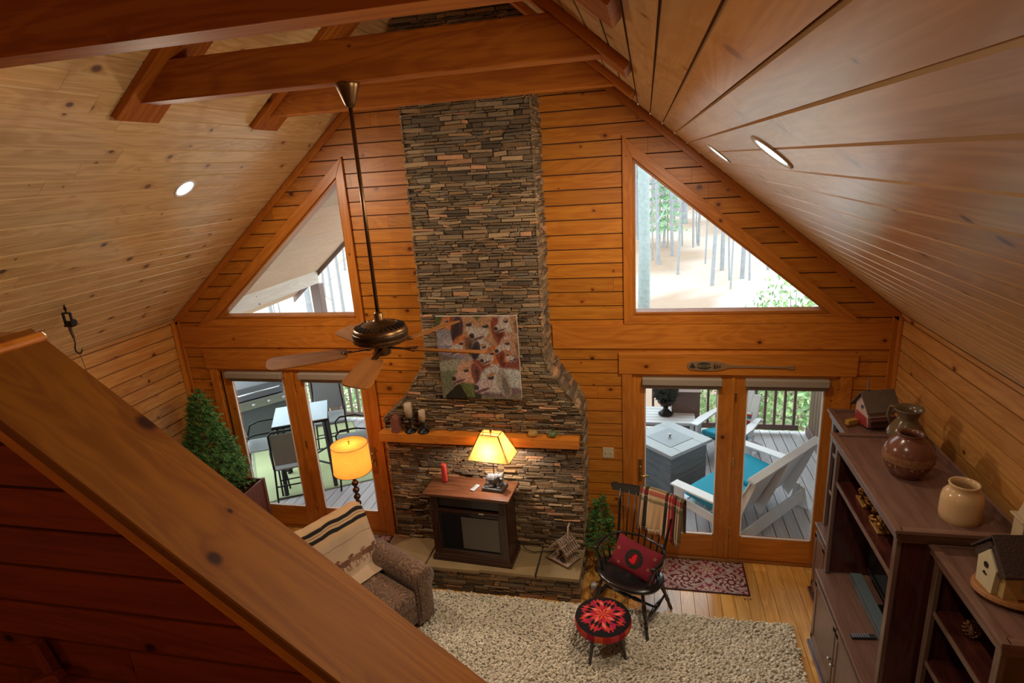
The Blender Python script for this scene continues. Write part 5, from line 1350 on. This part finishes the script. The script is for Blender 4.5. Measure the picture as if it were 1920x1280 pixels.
spruce(t, .86, 2.0, .36, 2400, 5, .062)
b = MB(3); w_, d_, h_ = .56, .40, .86
t2 = thing('wooden_planter', 'red brown wooden box holding the slim spruce tree', 'planter', (-3.04, -.53, 0))
for s in (-1, 1): b.box((s * (w_ / 2), 0, h_ / 2), (.022, d_, h_)); b.box((0, s * d_ / 2, h_ / 2), (w_, .022, h_))
for sx in (-1, 1):
    for sy in (-1, 1): b.box((sx * w_ / 2, sy * d_ / 2, h_ / 2), (.04, .04, h_ + .01))
b.box((0, 0, .62), (w_ - .03, d_ - .03, .02)); b.build('box', wood('redbrown_box', (.16, .045, .02, 1), (.10, .028, .012, 1), knots=0), t2, bevel=.003)
t = thing('spruce_tree', 'small green artificial spruce tree on the floor between hearth and Windsor chair', 'tree', (1.125, -.33, 0))
spruce(t, .30, .90, .16, 700, 9, .045)
MB(4).lathe([(.06, 0), (.075, .02), (.065, .10), (.03, .14), (.001, .14)], n=16).build('burlap_base', plain('burlap', (.22, .15, .08, 1), .95, noise=.3, scale=80), t, smooth=True)
t = thing('power_adapter', 'white plug in adapter with a cord lying by the hearth corner', 'adapter', (1.06, -.62, 0))
MB(1).box((0, 0, .03), (.06, .06, .058)).build('body', M['white'], t, bevel=.008, seg=2)
MB(2).tube([(.03, 0, .02), (.08, .03, .006), (.14, -.01, .005), (.16, .10, .005), (.10, .20, .005), (.05, .30, .01)], .0035, 6).build('cord', M['ivory'], t, smooth=True)
# ------------------------------------------------------------------ porch and deck outside
ZD = -.06
deck = tag(MB(1).box((-1.0, 1.78, ZD - .09), (10.2, 3.2, .14)).build('deck', M['brownrail']), kind='structure')
mb = MB(2); planks(mb, [[(.18, -6.1), (3.38, -6.1), (3.38, 4.1), (.18, 4.1)]], .142, lambda a, b, d: (b, a, ZD + d), .03, gap=.004, seed=61, seg=(8, 9), vary=.08, hue=.01)
mb.build('deck_boards', M['deck'], deck)
yr = 3.3
def railing(label, pts, h=1.0, grp=None):
    (x0, y0), (x1, y1) = pts; cx, cy = (x0 + x1) / 2, (y0 + y1) / 2; l = math.hypot(x1 - x0, y1 - y0); a = math.atan2(y1 - y0, x1 - x0)
    t = thing('deck_railing', label, 'railing', (cx, cy, ZD + .001), a, 'deck railings')
    for z, hh_ in ((.10, .085), (h - .02, .04), (h - .09, .085)): MB(3).box((0, 0, z), (l, .045 if z < h - .05 else .13, hh_)).build('rail', M['brownrail'], t)
    n = max(2, int(l / .138))
    for k in range(n):
        x = -l / 2 + (k + .5) * l / n; MB(4).box((x, 0, h / 2), (.036, .036, h - .15)).build('baluster', M['brownrail'], t)
    return t
railing('dark brown baluster railing along far deck edge outside the right door', [(-.05, yr), (3.83, yr)])
railing('dark brown baluster railing along far deck edge outside the left door', [(-3.78, yr), (-.18, yr)])
railing('dark brown baluster railing of the open deck beyond the grill', [(-6.0, yr), (-3.98, yr)])
for x, lb in ((-3.88, 'square brown porch post at the left corner under the eave beam'), (-.12, 'square brown railing post at the middle of the far deck edge')):
    hgt = 2.49 if x < -1 else 1.1
    t = thing('porch_post', lb, 'post', (x, yr, ZD + .001)); MB(5).box((0, 0, hgt / 2), (.16, .16, hgt)).build('timber', M['brownrail'], t, bevel=.005)
    if x < -1: MB(6).box((0, 0, .06), (.19, .19, .12)).build('base_trim', M['brownrail'], t)
# right side wall of vertical boards
t = tag(MB(7).box((3.99, 1.74, 1.28), (.03, 3.10, 2.66)).build('wall_porch', M['groove']), kind='structure')
mb = MB(8); planks(mb, [[(ZD, .19), (2.60, .19), (2.60, 3.29), (ZD, 3.29)]], .14, lambda a, b, d: (3.968 - d, b, a), 0, gap=.006, seed=66, seg=(4, 5), vary=.12)
mb.build('vertical_boards', M['porchbrown'] if 'porchbrown' in M else M['porchwood'], t)
MB(9).box((3.95, 1.74, ZD + .07), (.03, 3.1, .14)).build('kick_board', M['brownrail'], t)
# porch roof: continues the house roof
mb = MB(10); Y0, Y1 = .165, 3.32
for s in (-1, 1): mb.prism([(s * 4.35, roof(4.35) + .03), (0, RIDGE + .03), (0, RIDGE + .26), (s * 4.35, roof(4.35) + .26)], Y0, Y1)
pr_ = tag(mb.build('porch_roof', M['porchwood']), kind='structure')
mb = MB(11)
def soff(s):
    planks(mb, [[(Y0, 0), (Y1, 0), (Y1, 4.35 / cs), (Y0, 4.35 / cs)]], .61, lambda a, b, d: (s * b * cs, a, RIDGE + .024 - b * sn - d), .2, gap=.004, seed=70 + s, seg=(1.22, 2.44), vary=.04)
soff(-1); soff(1); mb.build('soffit_boards', M['soffit'] if 'soffit' in M else M['porchwood'], pr_)
mb = MB(12)
for s in (-1, 1): mb.prism([(s * 4.38, roof(4.38) - .06), (0, RIDGE - .03), (0, RIDGE + .27), (s * 4.38, roof(4.38) + .24)], Y1, Y1 + .04)
mb.build('rake_board', M['brownrail'], pr_)
for s, lb in ((-1, 'long pale eave beam of the porch roof seen through the left gable window'), (1, 'long pale eave beam of the porch roof above the board side wall')):
    tag(MB(13).box((s * 3.90, 1.745, 2.578), (.14, 3.12, .27)).build('eave_beam', M['porchwood'], bevel=.004), lb, 'beam')
# ---- fire pit table
t = thing('fire_pit_table', 'square grey fire pit table with lidded burner outside the right door', 'table', (1.88, 1.71, ZD + .001), math.radians(45))
M['pitgrey'] = wood('grey_wood_tile', (.20, .24, .27, 1), (.12, .15, .175, 1), rough=.6, knots=0)
M['pittop'] = plain('pale_tile_top', (.46, .50, .52, 1), .4, noise=.08)
MB(1).box((0, 0, .28), (.66, .66, .56)).build('base', M['pitgrey'], t, bevel=.004)
b = MB(2)
for s in (-1, 1): b.box((s * .285, 0, .61), (.19, .76, .045)); b.box((0, s * .285, .61), (.38, .19, .045))
b.build('table_top', M['pittop'], t, bevel=.004)
MB(3).box((0, 0, .628), (.42, .42, .020)).build('burner_lid', plain('lid_grey', (.33, .37, .40, 1), .4), t, bevel=.003)
MB(4).lathe([(.010, .638), (.010, .665), (.025, .67), (.025, .68), (.001, .685)], n=16).build('lid_knob', M['steel'], t, smooth=True)
# ---- Adirondack seats
def adirondack(nm, label, loc, rz, width, group=None, tilt=24, backh=.62, fan=True):
    t = thing(nm, label, 'outdoor chair', loc, rz, group); Wd = width
    tl = math.radians(tilt)
    for s in (-1, 1):
        b = MB(1); b.box((s * (Wd / 2 + .03), -.30, .27), (.035, .12, .54)); b.build('leg', M['white'], t, bevel=.003)
        b = MB(2); b.prism([(-.33, .34), (-.33, .24), (.42, -.0), (.50, -.0), (.50, .06), (.10, .30)], s * (Wd / 2) - .017, s * (Wd / 2) + .017, None, 'x'); b.build('leg', M['white'], t, bevel=.003)
        b = MB(3); b.prism([(s * (Wd / 2 - .02), -.42), (s * (Wd / 2 + .10), -.42), (s * (Wd / 2 + .11), -.10), (s * (Wd / 2 + .06), .30), (s * (Wd / 2 - .01), .30)], .54, .565, None, 'z'); b.build('armrest', M['white'], t, bevel=.004)
    b = MB(4); n = 6
    for k in range(n): u = k / (n - 1); b.box((0, -.32 + .40 * u, .345 - .115 * u), (Wd - .04, .07, .02), Euler((-.28, 0, 0)).to_matrix())
    b.build('seat_slats', M['white'], t, bevel=.003)
    b = MB(5); m = max(5, int(Wd / .11)); R = Euler((-tl, 0, 0)).to_matrix()
    for k in range(m):
        x = -Wd / 2 + (k + .5) * Wd / m; hh_ = backh * (1 - (.16 * (2 * abs(x) / Wd) ** 2 if fan else 0)); p = R @ Vector((0, 0, hh_ / 2)); b.box((x * 1.0, .12 + p.y, .20 + p.z), (Wd / m - .012, .02, hh_), R)
    b.build('back_slats', M['white'], t, bevel=.003)
    b = MB(6)
    for zz in (.12, .42): p = R @ Vector((0, .025, zz)); b.box((0, .12 + p.y, .20 + p.z), (Wd + .02, .025, .07), R)
    b.box((0, .29, .535), (Wd + .16, .05, .03)); b.build('back_rails', M['white'], t, bevel=.003)
    return t
adirondack('adirondack_chair', 'white fan back Adirondack chair beyond the fire pit, facing the door', (2.72, 2.48, ZD + .001), math.radians(-32), .56, None, 24, .80)
# low slung love seat whose back is towards the house
t = thing('lounge_bench', 'wide white wooden lounge seat nearest the right door, its back to the house', 'outdoor bench', (2.72, .93, ZD + .001), math.radians(230))
Wb = 1.36
# local: +y = back side (towards house), x along the width
R = Euler((math.radians(-25), 0, 0)).to_matrix()
def P_(y, z): p = R @ Vector((0, y, z)); return p + Vector((0, .12, .24))
b = MB(1); p = P_(0, .39); b.box(p, (Wb - .04, .016, .74), R); b.build('back_panel', M['white'], t, bevel=.002)
b = MB(2); p = P_(.012, .78); b.box(p, (Wb + .04, .085, .03), R); b.build('top_rail', M['white'], t, bevel=.003)
for x in (-.62, 0, .62):
    b = MB(3); p0 = P_(.05, .02); 
    b.prism([(P_(.01, -.02).y, P_(.01, -.02).z), (P_(.12, -.06).y, P_(.12, -.06).z), (P_(.10, .30).y, P_(.10, .30).z), (P_(.05, .76).y, P_(.05, .76).z), (P_(.01, .77).y, P_(.01, .77).z)], x - .012, x + .012, None, 'x'); b.build('back_brace', M['white'], t, bevel=.002)
b = MB(4); b.box((0, .34, .17), (Wb + .02, .022, .15), Euler((.12, 0, 0)).to_matrix()); b.build('rear_apron', M['white'], t, bevel=.003)
for s in (-1, 1):
    b = MB(5); b.prism([(.20, .0), (.42, .0), (.36, .27), (.24, .30)], s * (Wb / 2) - .014, s * (Wb / 2) + .014, None, 'x'); b.build('leg', M['white'], t, bevel=.003)
    b = MB(6); b.box((s * (Wb / 2 + .02), -.42, .27), (.03, .13, .54)); b.build('leg', M['white'], t, bevel=.003)
    b = MB(7); b.box((s * (Wb / 2 + .03), -.16, .555), (.13, .66, .024)); b.build('armrest', M['white'], t, bevel=.004)
    b = MB(8); b.box((s * (Wb / 2 - .01), -.08, .30), (.03, .76, .10), Euler((-.12, 0, 0)).to_matrix()); b.build('side_rail', M['white'], t, bevel=.003)
b = MB(9)
for k in range(6): b.box((0, -.42 + .10 * k, .335 - .012 * k), (Wb - .03, .085, .018))
b.build('seat_slats', M['white'], t, bevel=.002)
b = MB(10)
def teal_cushion(label, loc, rz, d, pitch=0):
    t = thing('seat_cushion', label, 'cushion', loc, rz, 'teal outdoor cushions'); b = MB(3); b.box((0, 0, 0), d); o = b.build('pad', M['teal'], t, smooth=True, bevel=.03, seg=4); o.rotation_euler = (pitch, 0, 0)
    return t
rb = math.radians(230)
def loc_(cx, cy, rz, x, y): return (cx + x * math.cos(rz) - y * math.sin(rz), cy + x * math.sin(rz) + y * math.cos(rz))
for s, lb in ((1, 'teal cushion on the half of the lounge seat behind the door mullion'), (-1, 'teal cushion on the lounge seat half nearer the right railing')):
    x, y = loc_(2.72, .93, rb, s * .33, -.16); teal_cushion(lb, (x, y, .355), rb, (.60, .50, .09), -.1)
x, y = loc_(2.72, 2.48, math.radians(-32), 0, -.12); teal_cushion('teal cushion on the white Adirondack chair beyond the fire pit', (x, y, .315), math.radians(-32), (.50, .44, .08), -.28)
t = thing('striped_cushion', 'small teal and red striped cushion leaning on the Adirondack chair back', 'cushion', (loc_(2.72, 2.48, math.radians(-32), .1, .09)[0], loc_(2.72, 2.48, math.radians(-32), .1, .09)[1], .50), math.radians(-32))
def stc(U, V):
    c = np.tile(np.array((40, 150, 170.)), (len(U), 1)); k = np.floor(V * 9).astype(int) % 3; c[k == 1] = (200, 60, 60); c[k == 2] = (230, 225, 215); return c
f_ = pillow(.34, .28, .10)
o = grid_obj('front_panel', 30, 30, lambda U, V: np.stack([f_(U, V)[0], -f_(U, V)[2], f_(U, V)[1]], 1), stc, M['vc'], t); o.rotation_euler = (-.4, 0, 0)
o = grid_obj('back_panel', 30, 30, lambda U, V: np.stack([f_(U, V)[0], f_(U, V)[2], f_(U, V)[1]], 1), stc, M['vc'], t); o.rotation_euler = (-.4, 0, 0)
# planter urn on a low white table
t = thing('side_table', 'low white slatted outdoor table behind the fire pit', 'table', (1.80, 2.78, ZD + .001))
b = MB(1)
for k in range(6): b.box((0, -.25 + .1 * k, .475), (.95, .09, .022))
b.build('table_top', M['white'], t, bevel=.002)
for sx in (-1, 1):
    for sy in (-1, 1): MB(2).box((sx * .42, sy * .24, .232), (.05, .05, .464)).build('leg', M['white'], t, bevel=.002)
MB(3).box((0, 0, .44), (.86, .48, .04)).build('apron', M['white'], t)
t = thing('cast_iron_urn', 'dark cast iron urn with a round topped plant on the low white table', 'urn', (1.86, 2.78, ZD + .490))
MB(1).lathe([(.10, 0), (.11, .02), (.07, .05), (.035, .09), (.04, .13), (.085, .16), (.12, .20), (.125, .22), (.001, .22)], n=24).build('urn_bowl', M['blackmetal'], t, smooth=True)
b = MB(2); r = random.Random(6)
for k in range(260):
    d = Vector((r.gauss(0, 1), r.gauss(0, 1), r.gauss(0, 1) * .8)).normalized(); p = Vector((0, 0, .36)) + d * .16 * r.uniform(.7, 1); w = d.orthogonal() * .02
    b.poly([p - w, p + w, p + d * .05 + w * .3], None, (.8, .8, .8))
b.ellipsoid((0, 0, .35), (.13, .13, .12), 12, 8, tone=(.5, .5, .5)); b.build('foliage', plain('dark_boxwood', (.05, .055, .04, 1), .8, tone=True), t)
t = thing('storage_box', 'brown wooden storage box behind the urn at the railing', 'box', (2.15, 3.02, ZD + .001))
b = MB(1); b.box((0, 0, .40), (.40, .34, .80)); b.build('box', M['brownrail'], t, bevel=.004)
b = MB(2); b.box((0, 0, .815), (.44, .38, .03)); b.build('lid', M['brownrail'], t, bevel=.004)
# ---- left: outdoor rug, bar table, chairs, grill
def orug():
    t = thing('outdoor_rug', 'pale green outdoor rug under the bar table outside the left door', 'rug', (0, 0, ZD + .0015))
    p = [(-3.57, .49), (-2.20, 1.35), (-3.55, 3.2), (-5.0, 2.35)]
    m = MB(1); m.prism(p, 0, .006, (1, 1, 1), 'z'); m.build('weave', plain('green_outdoor_weave', (.42, .46, .24, 1), .9, noise=.15, scale=3), t)
    m = MB(2)
    for i in range(4): q0, q1 = p[i], p[(i + 1) % 4]; m.bar((q0[0], q0[1], .006), (q1[0], q1[1], .006), .03, .008)
    m.build('border', plain('green_border', (.25, .30, .16, 1), .9), t)
orug()
t = thing('bar_table', 'square bar height patio table with a pale glass top outside the left door', 'table', (-3.17, 1.20, ZD + .001), math.radians(29))
M['frostglass'] = plain('frosted_blue_glass', (.38, .50, .58, 1), .15, noise=.06)
MB(1).box((0, 0, 1.05), (.72, .72, .012)).build('glass_top', M['frostglass'], t, bevel=.003)
b = MB(2)
for s in (-1, 1): b.box((s * .35, 0, 1.03), (.03, .73, .03)); b.box((0, s * .35, 1.03), (.73, .03, .03))
b.build('frame', M['blackmetal'], t)
for sx in (-1, 1):
    for sy in (-1, 1): MB(3).bar((sx * .33, sy * .33, 0), (sx * .31, sy * .31, 1.02), .04, .04).build('leg', M['blackmetal'], t)
b = MB(4); 
for s in (-1, 1): b.bar((-.32, s * .32, .35), (.32, -s * .32, .35), .02, .02)
b.build('cross_brace', M['blackmetal'], t)
def bar_chair(label, x, y, rz):
    t = thing('bar_chair', label, 'outdoor chair', (x, y, ZD + .001), rz, 'bar chairs around the patio table'); mt_ = M['blackmetal']
    for sx in (-1, 1):
        MB(1).tube([(sx * .25, -.27, 0), (sx * .235, -.22, .62), (sx * .245, -.23, .84), (sx * .25, -.16, .90), (sx * .25, .05, .90), (sx * .24, .18, .86), (sx * .22, .24, .66)], .013, 8).build('arm_frame', mt_, t, smooth=True)
        MB(2).tube([(sx * .25, .30, 0), (sx * .22, .22, .62), (sx * .21, .30, 1.15), (sx * .17, .32, 1.20), (0, .325, 1.205)], .013, 8).build('back_leg', mt_, t, smooth=True)
    b = MB(3)
    for z in (.25, .42): b.tube([(-.245, -.25, z), (.245, -.25, z)], .010); b.tube([(-.24, .26, z), (.24, .26, z)], .010)
    b.build('footrest', mt_, t, smooth=True)
    b = MB(4); b.box((0, 0, .64), (.45, .46, .02)); b.build('sling_seat', M['sling'], t, bevel=.006)
    b = MB(5); R = Euler((-.16, 0, 0)).to_matrix(); b.box((0, .265, .93), (.40, .015, .46), R); b.build('sling_back', M['sling'], t, bevel=.005)
M['sling'] = plain('grey_sling', (.26, .27, .27, 1), .8, noise=.1, scale=90)
bar_chair('grey sling bar chair at left corner of the patio table', -3.72, 1.02, math.radians(119))
bar_chair('grey sling bar chair nearest the left door', -3.00, .62, math.radians(209) + math.pi * .0 - math.radians(0))
bar_chair('grey sling bar chair at the right side of the patio table', -2.46, 1.30, math.radians(299))
bar_chair('grey sling bar chair on the far side of the patio table', -3.22, 1.98, math.radians(29))
t = thing('gas_grill', 'dark covered gas grill standing at left of the deck', 'grill', (-4.75, 2.35, ZD + .001), math.radians(50))
MB(1).box((0, 0, .45), (1.05, .52, .78)).build('cabinet', plain('grill_grey', (.075, .08, .085, 1), .5), t, bevel=.01, seg=2)
b = MB(2); b.prism([(-.27, .86), (.27, .86), (.27, 1.0), (.15, 1.16), (-.10, 1.18), (-.24, 1.06)], -.40, .40, None, 'x'); b.build('hood', plain('grill_hood', (.15, .15, .16, 1), .4, .3), t, bevel=.01, seg=2)
b = MB(3); b.box((0, -.30, .78), (1.02, .02, .14)); b.build('control_panel', M['steel'], t, bevel=.003)
for k in range(4): MB(4).lathe([(.022, 0), (.020, .03), (.001, .031)], (-.36 + .24 * k, -.31, .78), 14, Euler((math.pi / 2, 0, 0)).to_matrix()).build('knob', M['steel'], t, smooth=True)
b = MB(5); b.tube([(-.32, -.27, .98), (-.32, -.32, .98), (.32, -.32, .98), (.32, -.27, .98)], .012); b.build('hood_handle', M['steel'], t, smooth=True)
for s in (-1, 1): MB(6).box((s * .66, 0, .84), (.26, .50, .03)).build('side_shelf', M['steel'], t, bevel=.004)
# ------------------------------------------------------------------ hillside and woods
def hill(x, y):
    x = np.asarray(x, float); y = np.asarray(y, float)
    z = -1.5 + .105 * np.maximum(y - 7, 0) + .04 * np.maximum(x - 4, 0) * np.clip((y - 12) / 20, 0, 1) + .5 * np.sin(x * .12 + 1) * np.sin(y * .09) * np.clip(y / 30, 0, 1) + .12 * np.sin(x * .9) * np.sin(y * .7)
    return z
def hcol(U, V):
    x = (U - .5) * 160; y = 3.8 + (V ** 1.6) * 136
    c = np.tile(np.array((186, 166, 152.)), (len(U), 1)); n_ = np.sin(x * .7 + 3 * np.sin(y * .23)) * np.sin(y * .5 + 2 * np.sin(x * .31)); c -= (n_ > .3)[:, None] * np.array((26, 30, 34)); 
    road = np.abs(x - (6 + 9 * np.sin((y - 10) * .045))) < 3.2; c[road & (y > 9)] = (186, 180, 178)
    return c
ter = grid_obj('ground', 160, 130, lambda U, V: np.stack([(U - .5) * 160, 3.8 + (V ** 1.6) * 136, hill((U - .5) * 160, 3.8 + (V ** 1.6) * 136)], 1), hcol, vcol('leaf_litter', 1, .0, 3, .05)); tag(ter, kind='structure')
M['treebark'] = plain('grey_bark', (.30, .30, .31, 1), .9, noise=.3, scale=6, tone=True)
def bare_tree(seed, h, r0, parent=None):
    r = random.Random(seed); b = MB(seed); x = y = 0; pts = []; rad = []
    for k in range(8): pts.append((x, y, h * k / 7 - .3)); rad.append(r0 * (1 - .8 * k / 7)); x += r.uniform(-.06, .06) * h / 14; y += r.uniform(-.06, .06) * h / 14
    b.tube(pts, rad, 7)
    for k in range(26):
        u = r.uniform(.12, .95); i = min(int(u * 7), 6); f = u * 7 - i; p = Vector(pts[i]).lerp(Vector(pts[i + 1]), f); a = r.uniform(0, 6.28); l = r.uniform(.5, 2.0) * (1.15 - u) * h / 14 * 1.6; rr = r0 * (1 - .8 * u) * .28
        q = p + Vector((math.cos(a) * l * .5, math.sin(a) * l * .5, l * .3)); e_ = q + Vector((math.cos(a + .4) * l * .5, math.sin(a + .4) * l * .5, l * .55)); b.tube([p, q, e_], [rr, rr * .6, rr * .2], 4)
        e2 = q + Vector((math.cos(a - .8) * l * .4, math.sin(a - .8) * l * .4, l * .2)); b.tube([q, e2], [rr * .5, rr * .15], 4)
    return b
protos = []
for k, (h, r0) in enumerate(((16, .065), (13, .045), (18, .09), (11, .03))):
    t = thing('bare_tree', 'slender bare grey tree standing on the misty hillside outside', 'tree', (0, 0, 0), 0, 'bare trees of the hillside woods')
    bare_tree(k + 3, h, r0).build('trunk_and_branches', M['treebark'], t)
    protos.append(t)
r = random.Random(21); first = set(); cnt = 0
while cnt < 299:
    m3 = (0, 1, 2, 1, 2, 1)[cnt % 6]; y = (8 + r.random() ** 1.3 * 70, 15 + r.random() * 55, 11 + r.random() * 50)[m3]
    x = (r.uniform(-52, 40), 1.58 + (y + 5.65) * (-.03 + .31 * r.random() ** 1.4), 1.58 - (y + 5.65) * r.uniform(.50, .95))[m3]
    if abs(x) > 6 + .85 * y + 8: continue
    rx = 6 + 9 * math.sin((y - 10) * .045)
    if m3 == 0 and abs(x - rx) < 3.4: continue
    if -3 < x < 14 and y < 15: continue
    k = r.randrange(4); p = protos[k]
    o = p if k not in first else copy_tree(p)
    first.add(k); s = r.uniform(.75, 1.25)
    o.location = (x, y, float(hill(x, y))); o.rotation_euler = (r.uniform(-.03, .03), r.uniform(-.03, .03), r.uniform(0, 6.28)); o.scale = (s, s, s); cnt += 1
t = thing('large_tree', 'thick pale grey tree trunk at left edge of the right gable window', 'tree', (1.50, 9.6, float(hill(1.50, 9.6))))
b = MB(4); b.tube([(0, 0, -.3), (.03, 0, 3), (0, .05, 6), (.08, 0, 10), (.1, 0, 15)], [.17, .14, .13, .11, .07], 14)
for a, z, l in ((.3, 4.5, 1.4), (2.2, 6, 1.8), (5.5, 5.2, 1.6), (.9, 3.4, 1.0)): b.tube([(0, 0, z), (math.cos(a) * l * .6, math.sin(a) * l * .6, z + .2), (math.cos(a) * l, math.sin(a) * l, z + .6)], [.03, .02, .008], 6)
b.build('trunk_and_branches', plain('pale_bark', (.30, .34, .33, 1), .9, noise=.3, scale=12), t, smooth=True)
M['leaf'] = plain('fresh_leaves', (.24, .36, .14, 1), .6, noise=.3, tone=True)
def bush(nm, label, x, y, z0, rx, ry, rz, n, seed, leaf=.05, cat='shrub', tone0=1.0, grp=None):
    t = thing(nm, label, cat, (x, y, z0), 0, grp); r = random.Random(seed); b = MB(seed); st = MB(seed + 1)
    for k in range(7):
        a = r.uniform(0, 6.28); st.tube([(0, 0, -.2), (rx * .4 * math.cos(a), ry * .4 * math.sin(a), rz * .9), (rx * .8 * math.cos(a), ry * .8 * math.sin(a), rz * 1.6)], [.02, .014, .006], 5)
    st.build('stems', M['bark'], t)
    for k in range(n):
        d = Vector((r.gauss(0, 1), r.gauss(0, 1), r.gauss(0, 1))).normalized() * r.random() ** .4
        p = Vector((d.x * rx, d.y * ry, rz + d.z * rz)); q = Vector((r.uniform(-1, 1), r.uniform(-1, 1), r.uniform(-.2, 1))).normalized(); w = q.orthogonal().normalized() * leaf * .32; L_ = leaf * r.uniform(.8, 1.6); kx = r.uniform(.6, 1.5) * tone0
        b.poly([p, p + q * L_ * .5 + w, p + q * L_, p + q * L_ * .5 - w], None, (kx * r.uniform(.8, 1.3), kx, kx))
    b.build('foliage', M['leaf'], t); return t
bush('laurel_shrub', 'leafy green laurel shrub behind railing right of the Adirondack chair', 4.5, 4.9, -1.3, 1.1, .8, 1.1, 2600, 3, .10, grp='green shrubs behind the railing')
bush('laurel_shrub', 'leafy green laurel shrub reaching up to the right gable window sill corner', 5.6, 6.2, -1.4, 1.2, .9, 1.75, 2600, 4, .11, grp='green shrubs behind the railing')
bush('laurel_shrub', 'sparse green laurel shrub behind railing outside the right door left pane', 3.0, 5.3, -1.4, .9, .7, .95, 1300, 5, .10, grp='green shrubs behind the railing')
bush('laurel_shrub', 'low green shrub behind railing outside the left door', -4.6, 5.4, -1.4, 1.5, .9, .9, 2000, 6, .09, grp='green shrubs behind the railing')
bush('laurel_shrub', 'low laurel tops along bottom of the right gable window', 4.6, 7.2, -1.4, 1.1, .8, 1.6, 1500, 8, .10, grp='green shrubs behind the railing')
# young pine
t = thing('young_pine', 'young green pine tree in the right gable window beside the thick trunk', 'tree', (2.3, 20.5, float(hill(2.3, 20.5))))
b = MB(3); b.tube([(0, 0, -.2), (.05, 0, 1.5), (0, 0, 3.6)], [.06, .045, .015], 7); b.build('trunk', M['treebark'], t)
b = MB(4); r = random.Random(8)
for lv in range(9):
    z = .8 + lv * .32; R_ = 1.05 * (1 - lv / 11)
    for k in range(7):
        a = k * .9 + lv; 
        for q in range(26):
            u = r.random(); p = Vector((math.cos(a) * R_ * u, math.sin(a) * R_ * u, z - .12 * u + r.uniform(-.03, .06))); d = Vector((r.uniform(-1, 1), r.uniform(-1, 1), r.uniform(0, 1))).normalized(); w = d.orthogonal() * .02
            b.poly([p - w, p + w, p + d * .22], None, (1, 1, 1))
b.build('needles', plain('pine_green', (.26, .44, .23, 1), .7, tone=True), t)
# split rail fence, red cabin
t = thing('trail_fence', 'rustic brown post and rail fence climbing the hillside drive', 'fence', (0, 0, 0)); pts = [(9.6, 19.5), (9.9, 21.5), (10.0, 23.6), (9.8, 25.7), (9.4, 27.8), (8.8, 30), (8.0, 32.2)]
for x, y in pts: MB(1).box((x, y, float(hill(x, y)) + .5), (.14, .14, 1.2)).build('post', M['brownrail2'], t)
b = MB(2)
for p, q in zip(pts, pts[1:]):
    for z in (.45, .85): b.bar((p[0], p[1], float(hill(*p)) + z), (q[0], q[1], float(hill(*q)) + z), .06, .09)
b.build('rails', M['brownrail2'], t)
hx_, hy_ = 11.0, 42.0; hz_ = float(hill(hx_, hy_))
t = thing('hillside_cabin', 'small red brown cabin with porch far up the hillside in right window', 'building', (hx_, hy_, hz_), .3)
MB(1).box((0, 0, 1.4), (7, 5, 3.2)).build('wall', plain('cabin_red', (.30, .11, .08, 1), .8), t)
b = MB(2); b.prism([(-4.2, 2.9), (4.2, 2.9), (0, 5.4)], -3.2, 3.2); b.build('roof', plain('cabin_roof', (.25, .23, .23, 1), .8), t)
b = MB(3); b.box((0, -3.6, .7), (7, 2.2, .2)); [b.box((-3.4 + .85 * k, -4.6, 1.2), (.1, .1, 1.2)) for k in range(9)]; b.box((0, -4.6, 1.8), (7, .1, .12)); b.build('porch', plain('cabin_porch', (.28, .09, .06, 1), .8), t)
for k in range(3): MB(4).box((-2.2 + 2.2 * k, -2.52, 1.7), (1.1, .06, 1.2)).build('window', plain('cabin_window', (.1, .12, .14, 1), .2), t)
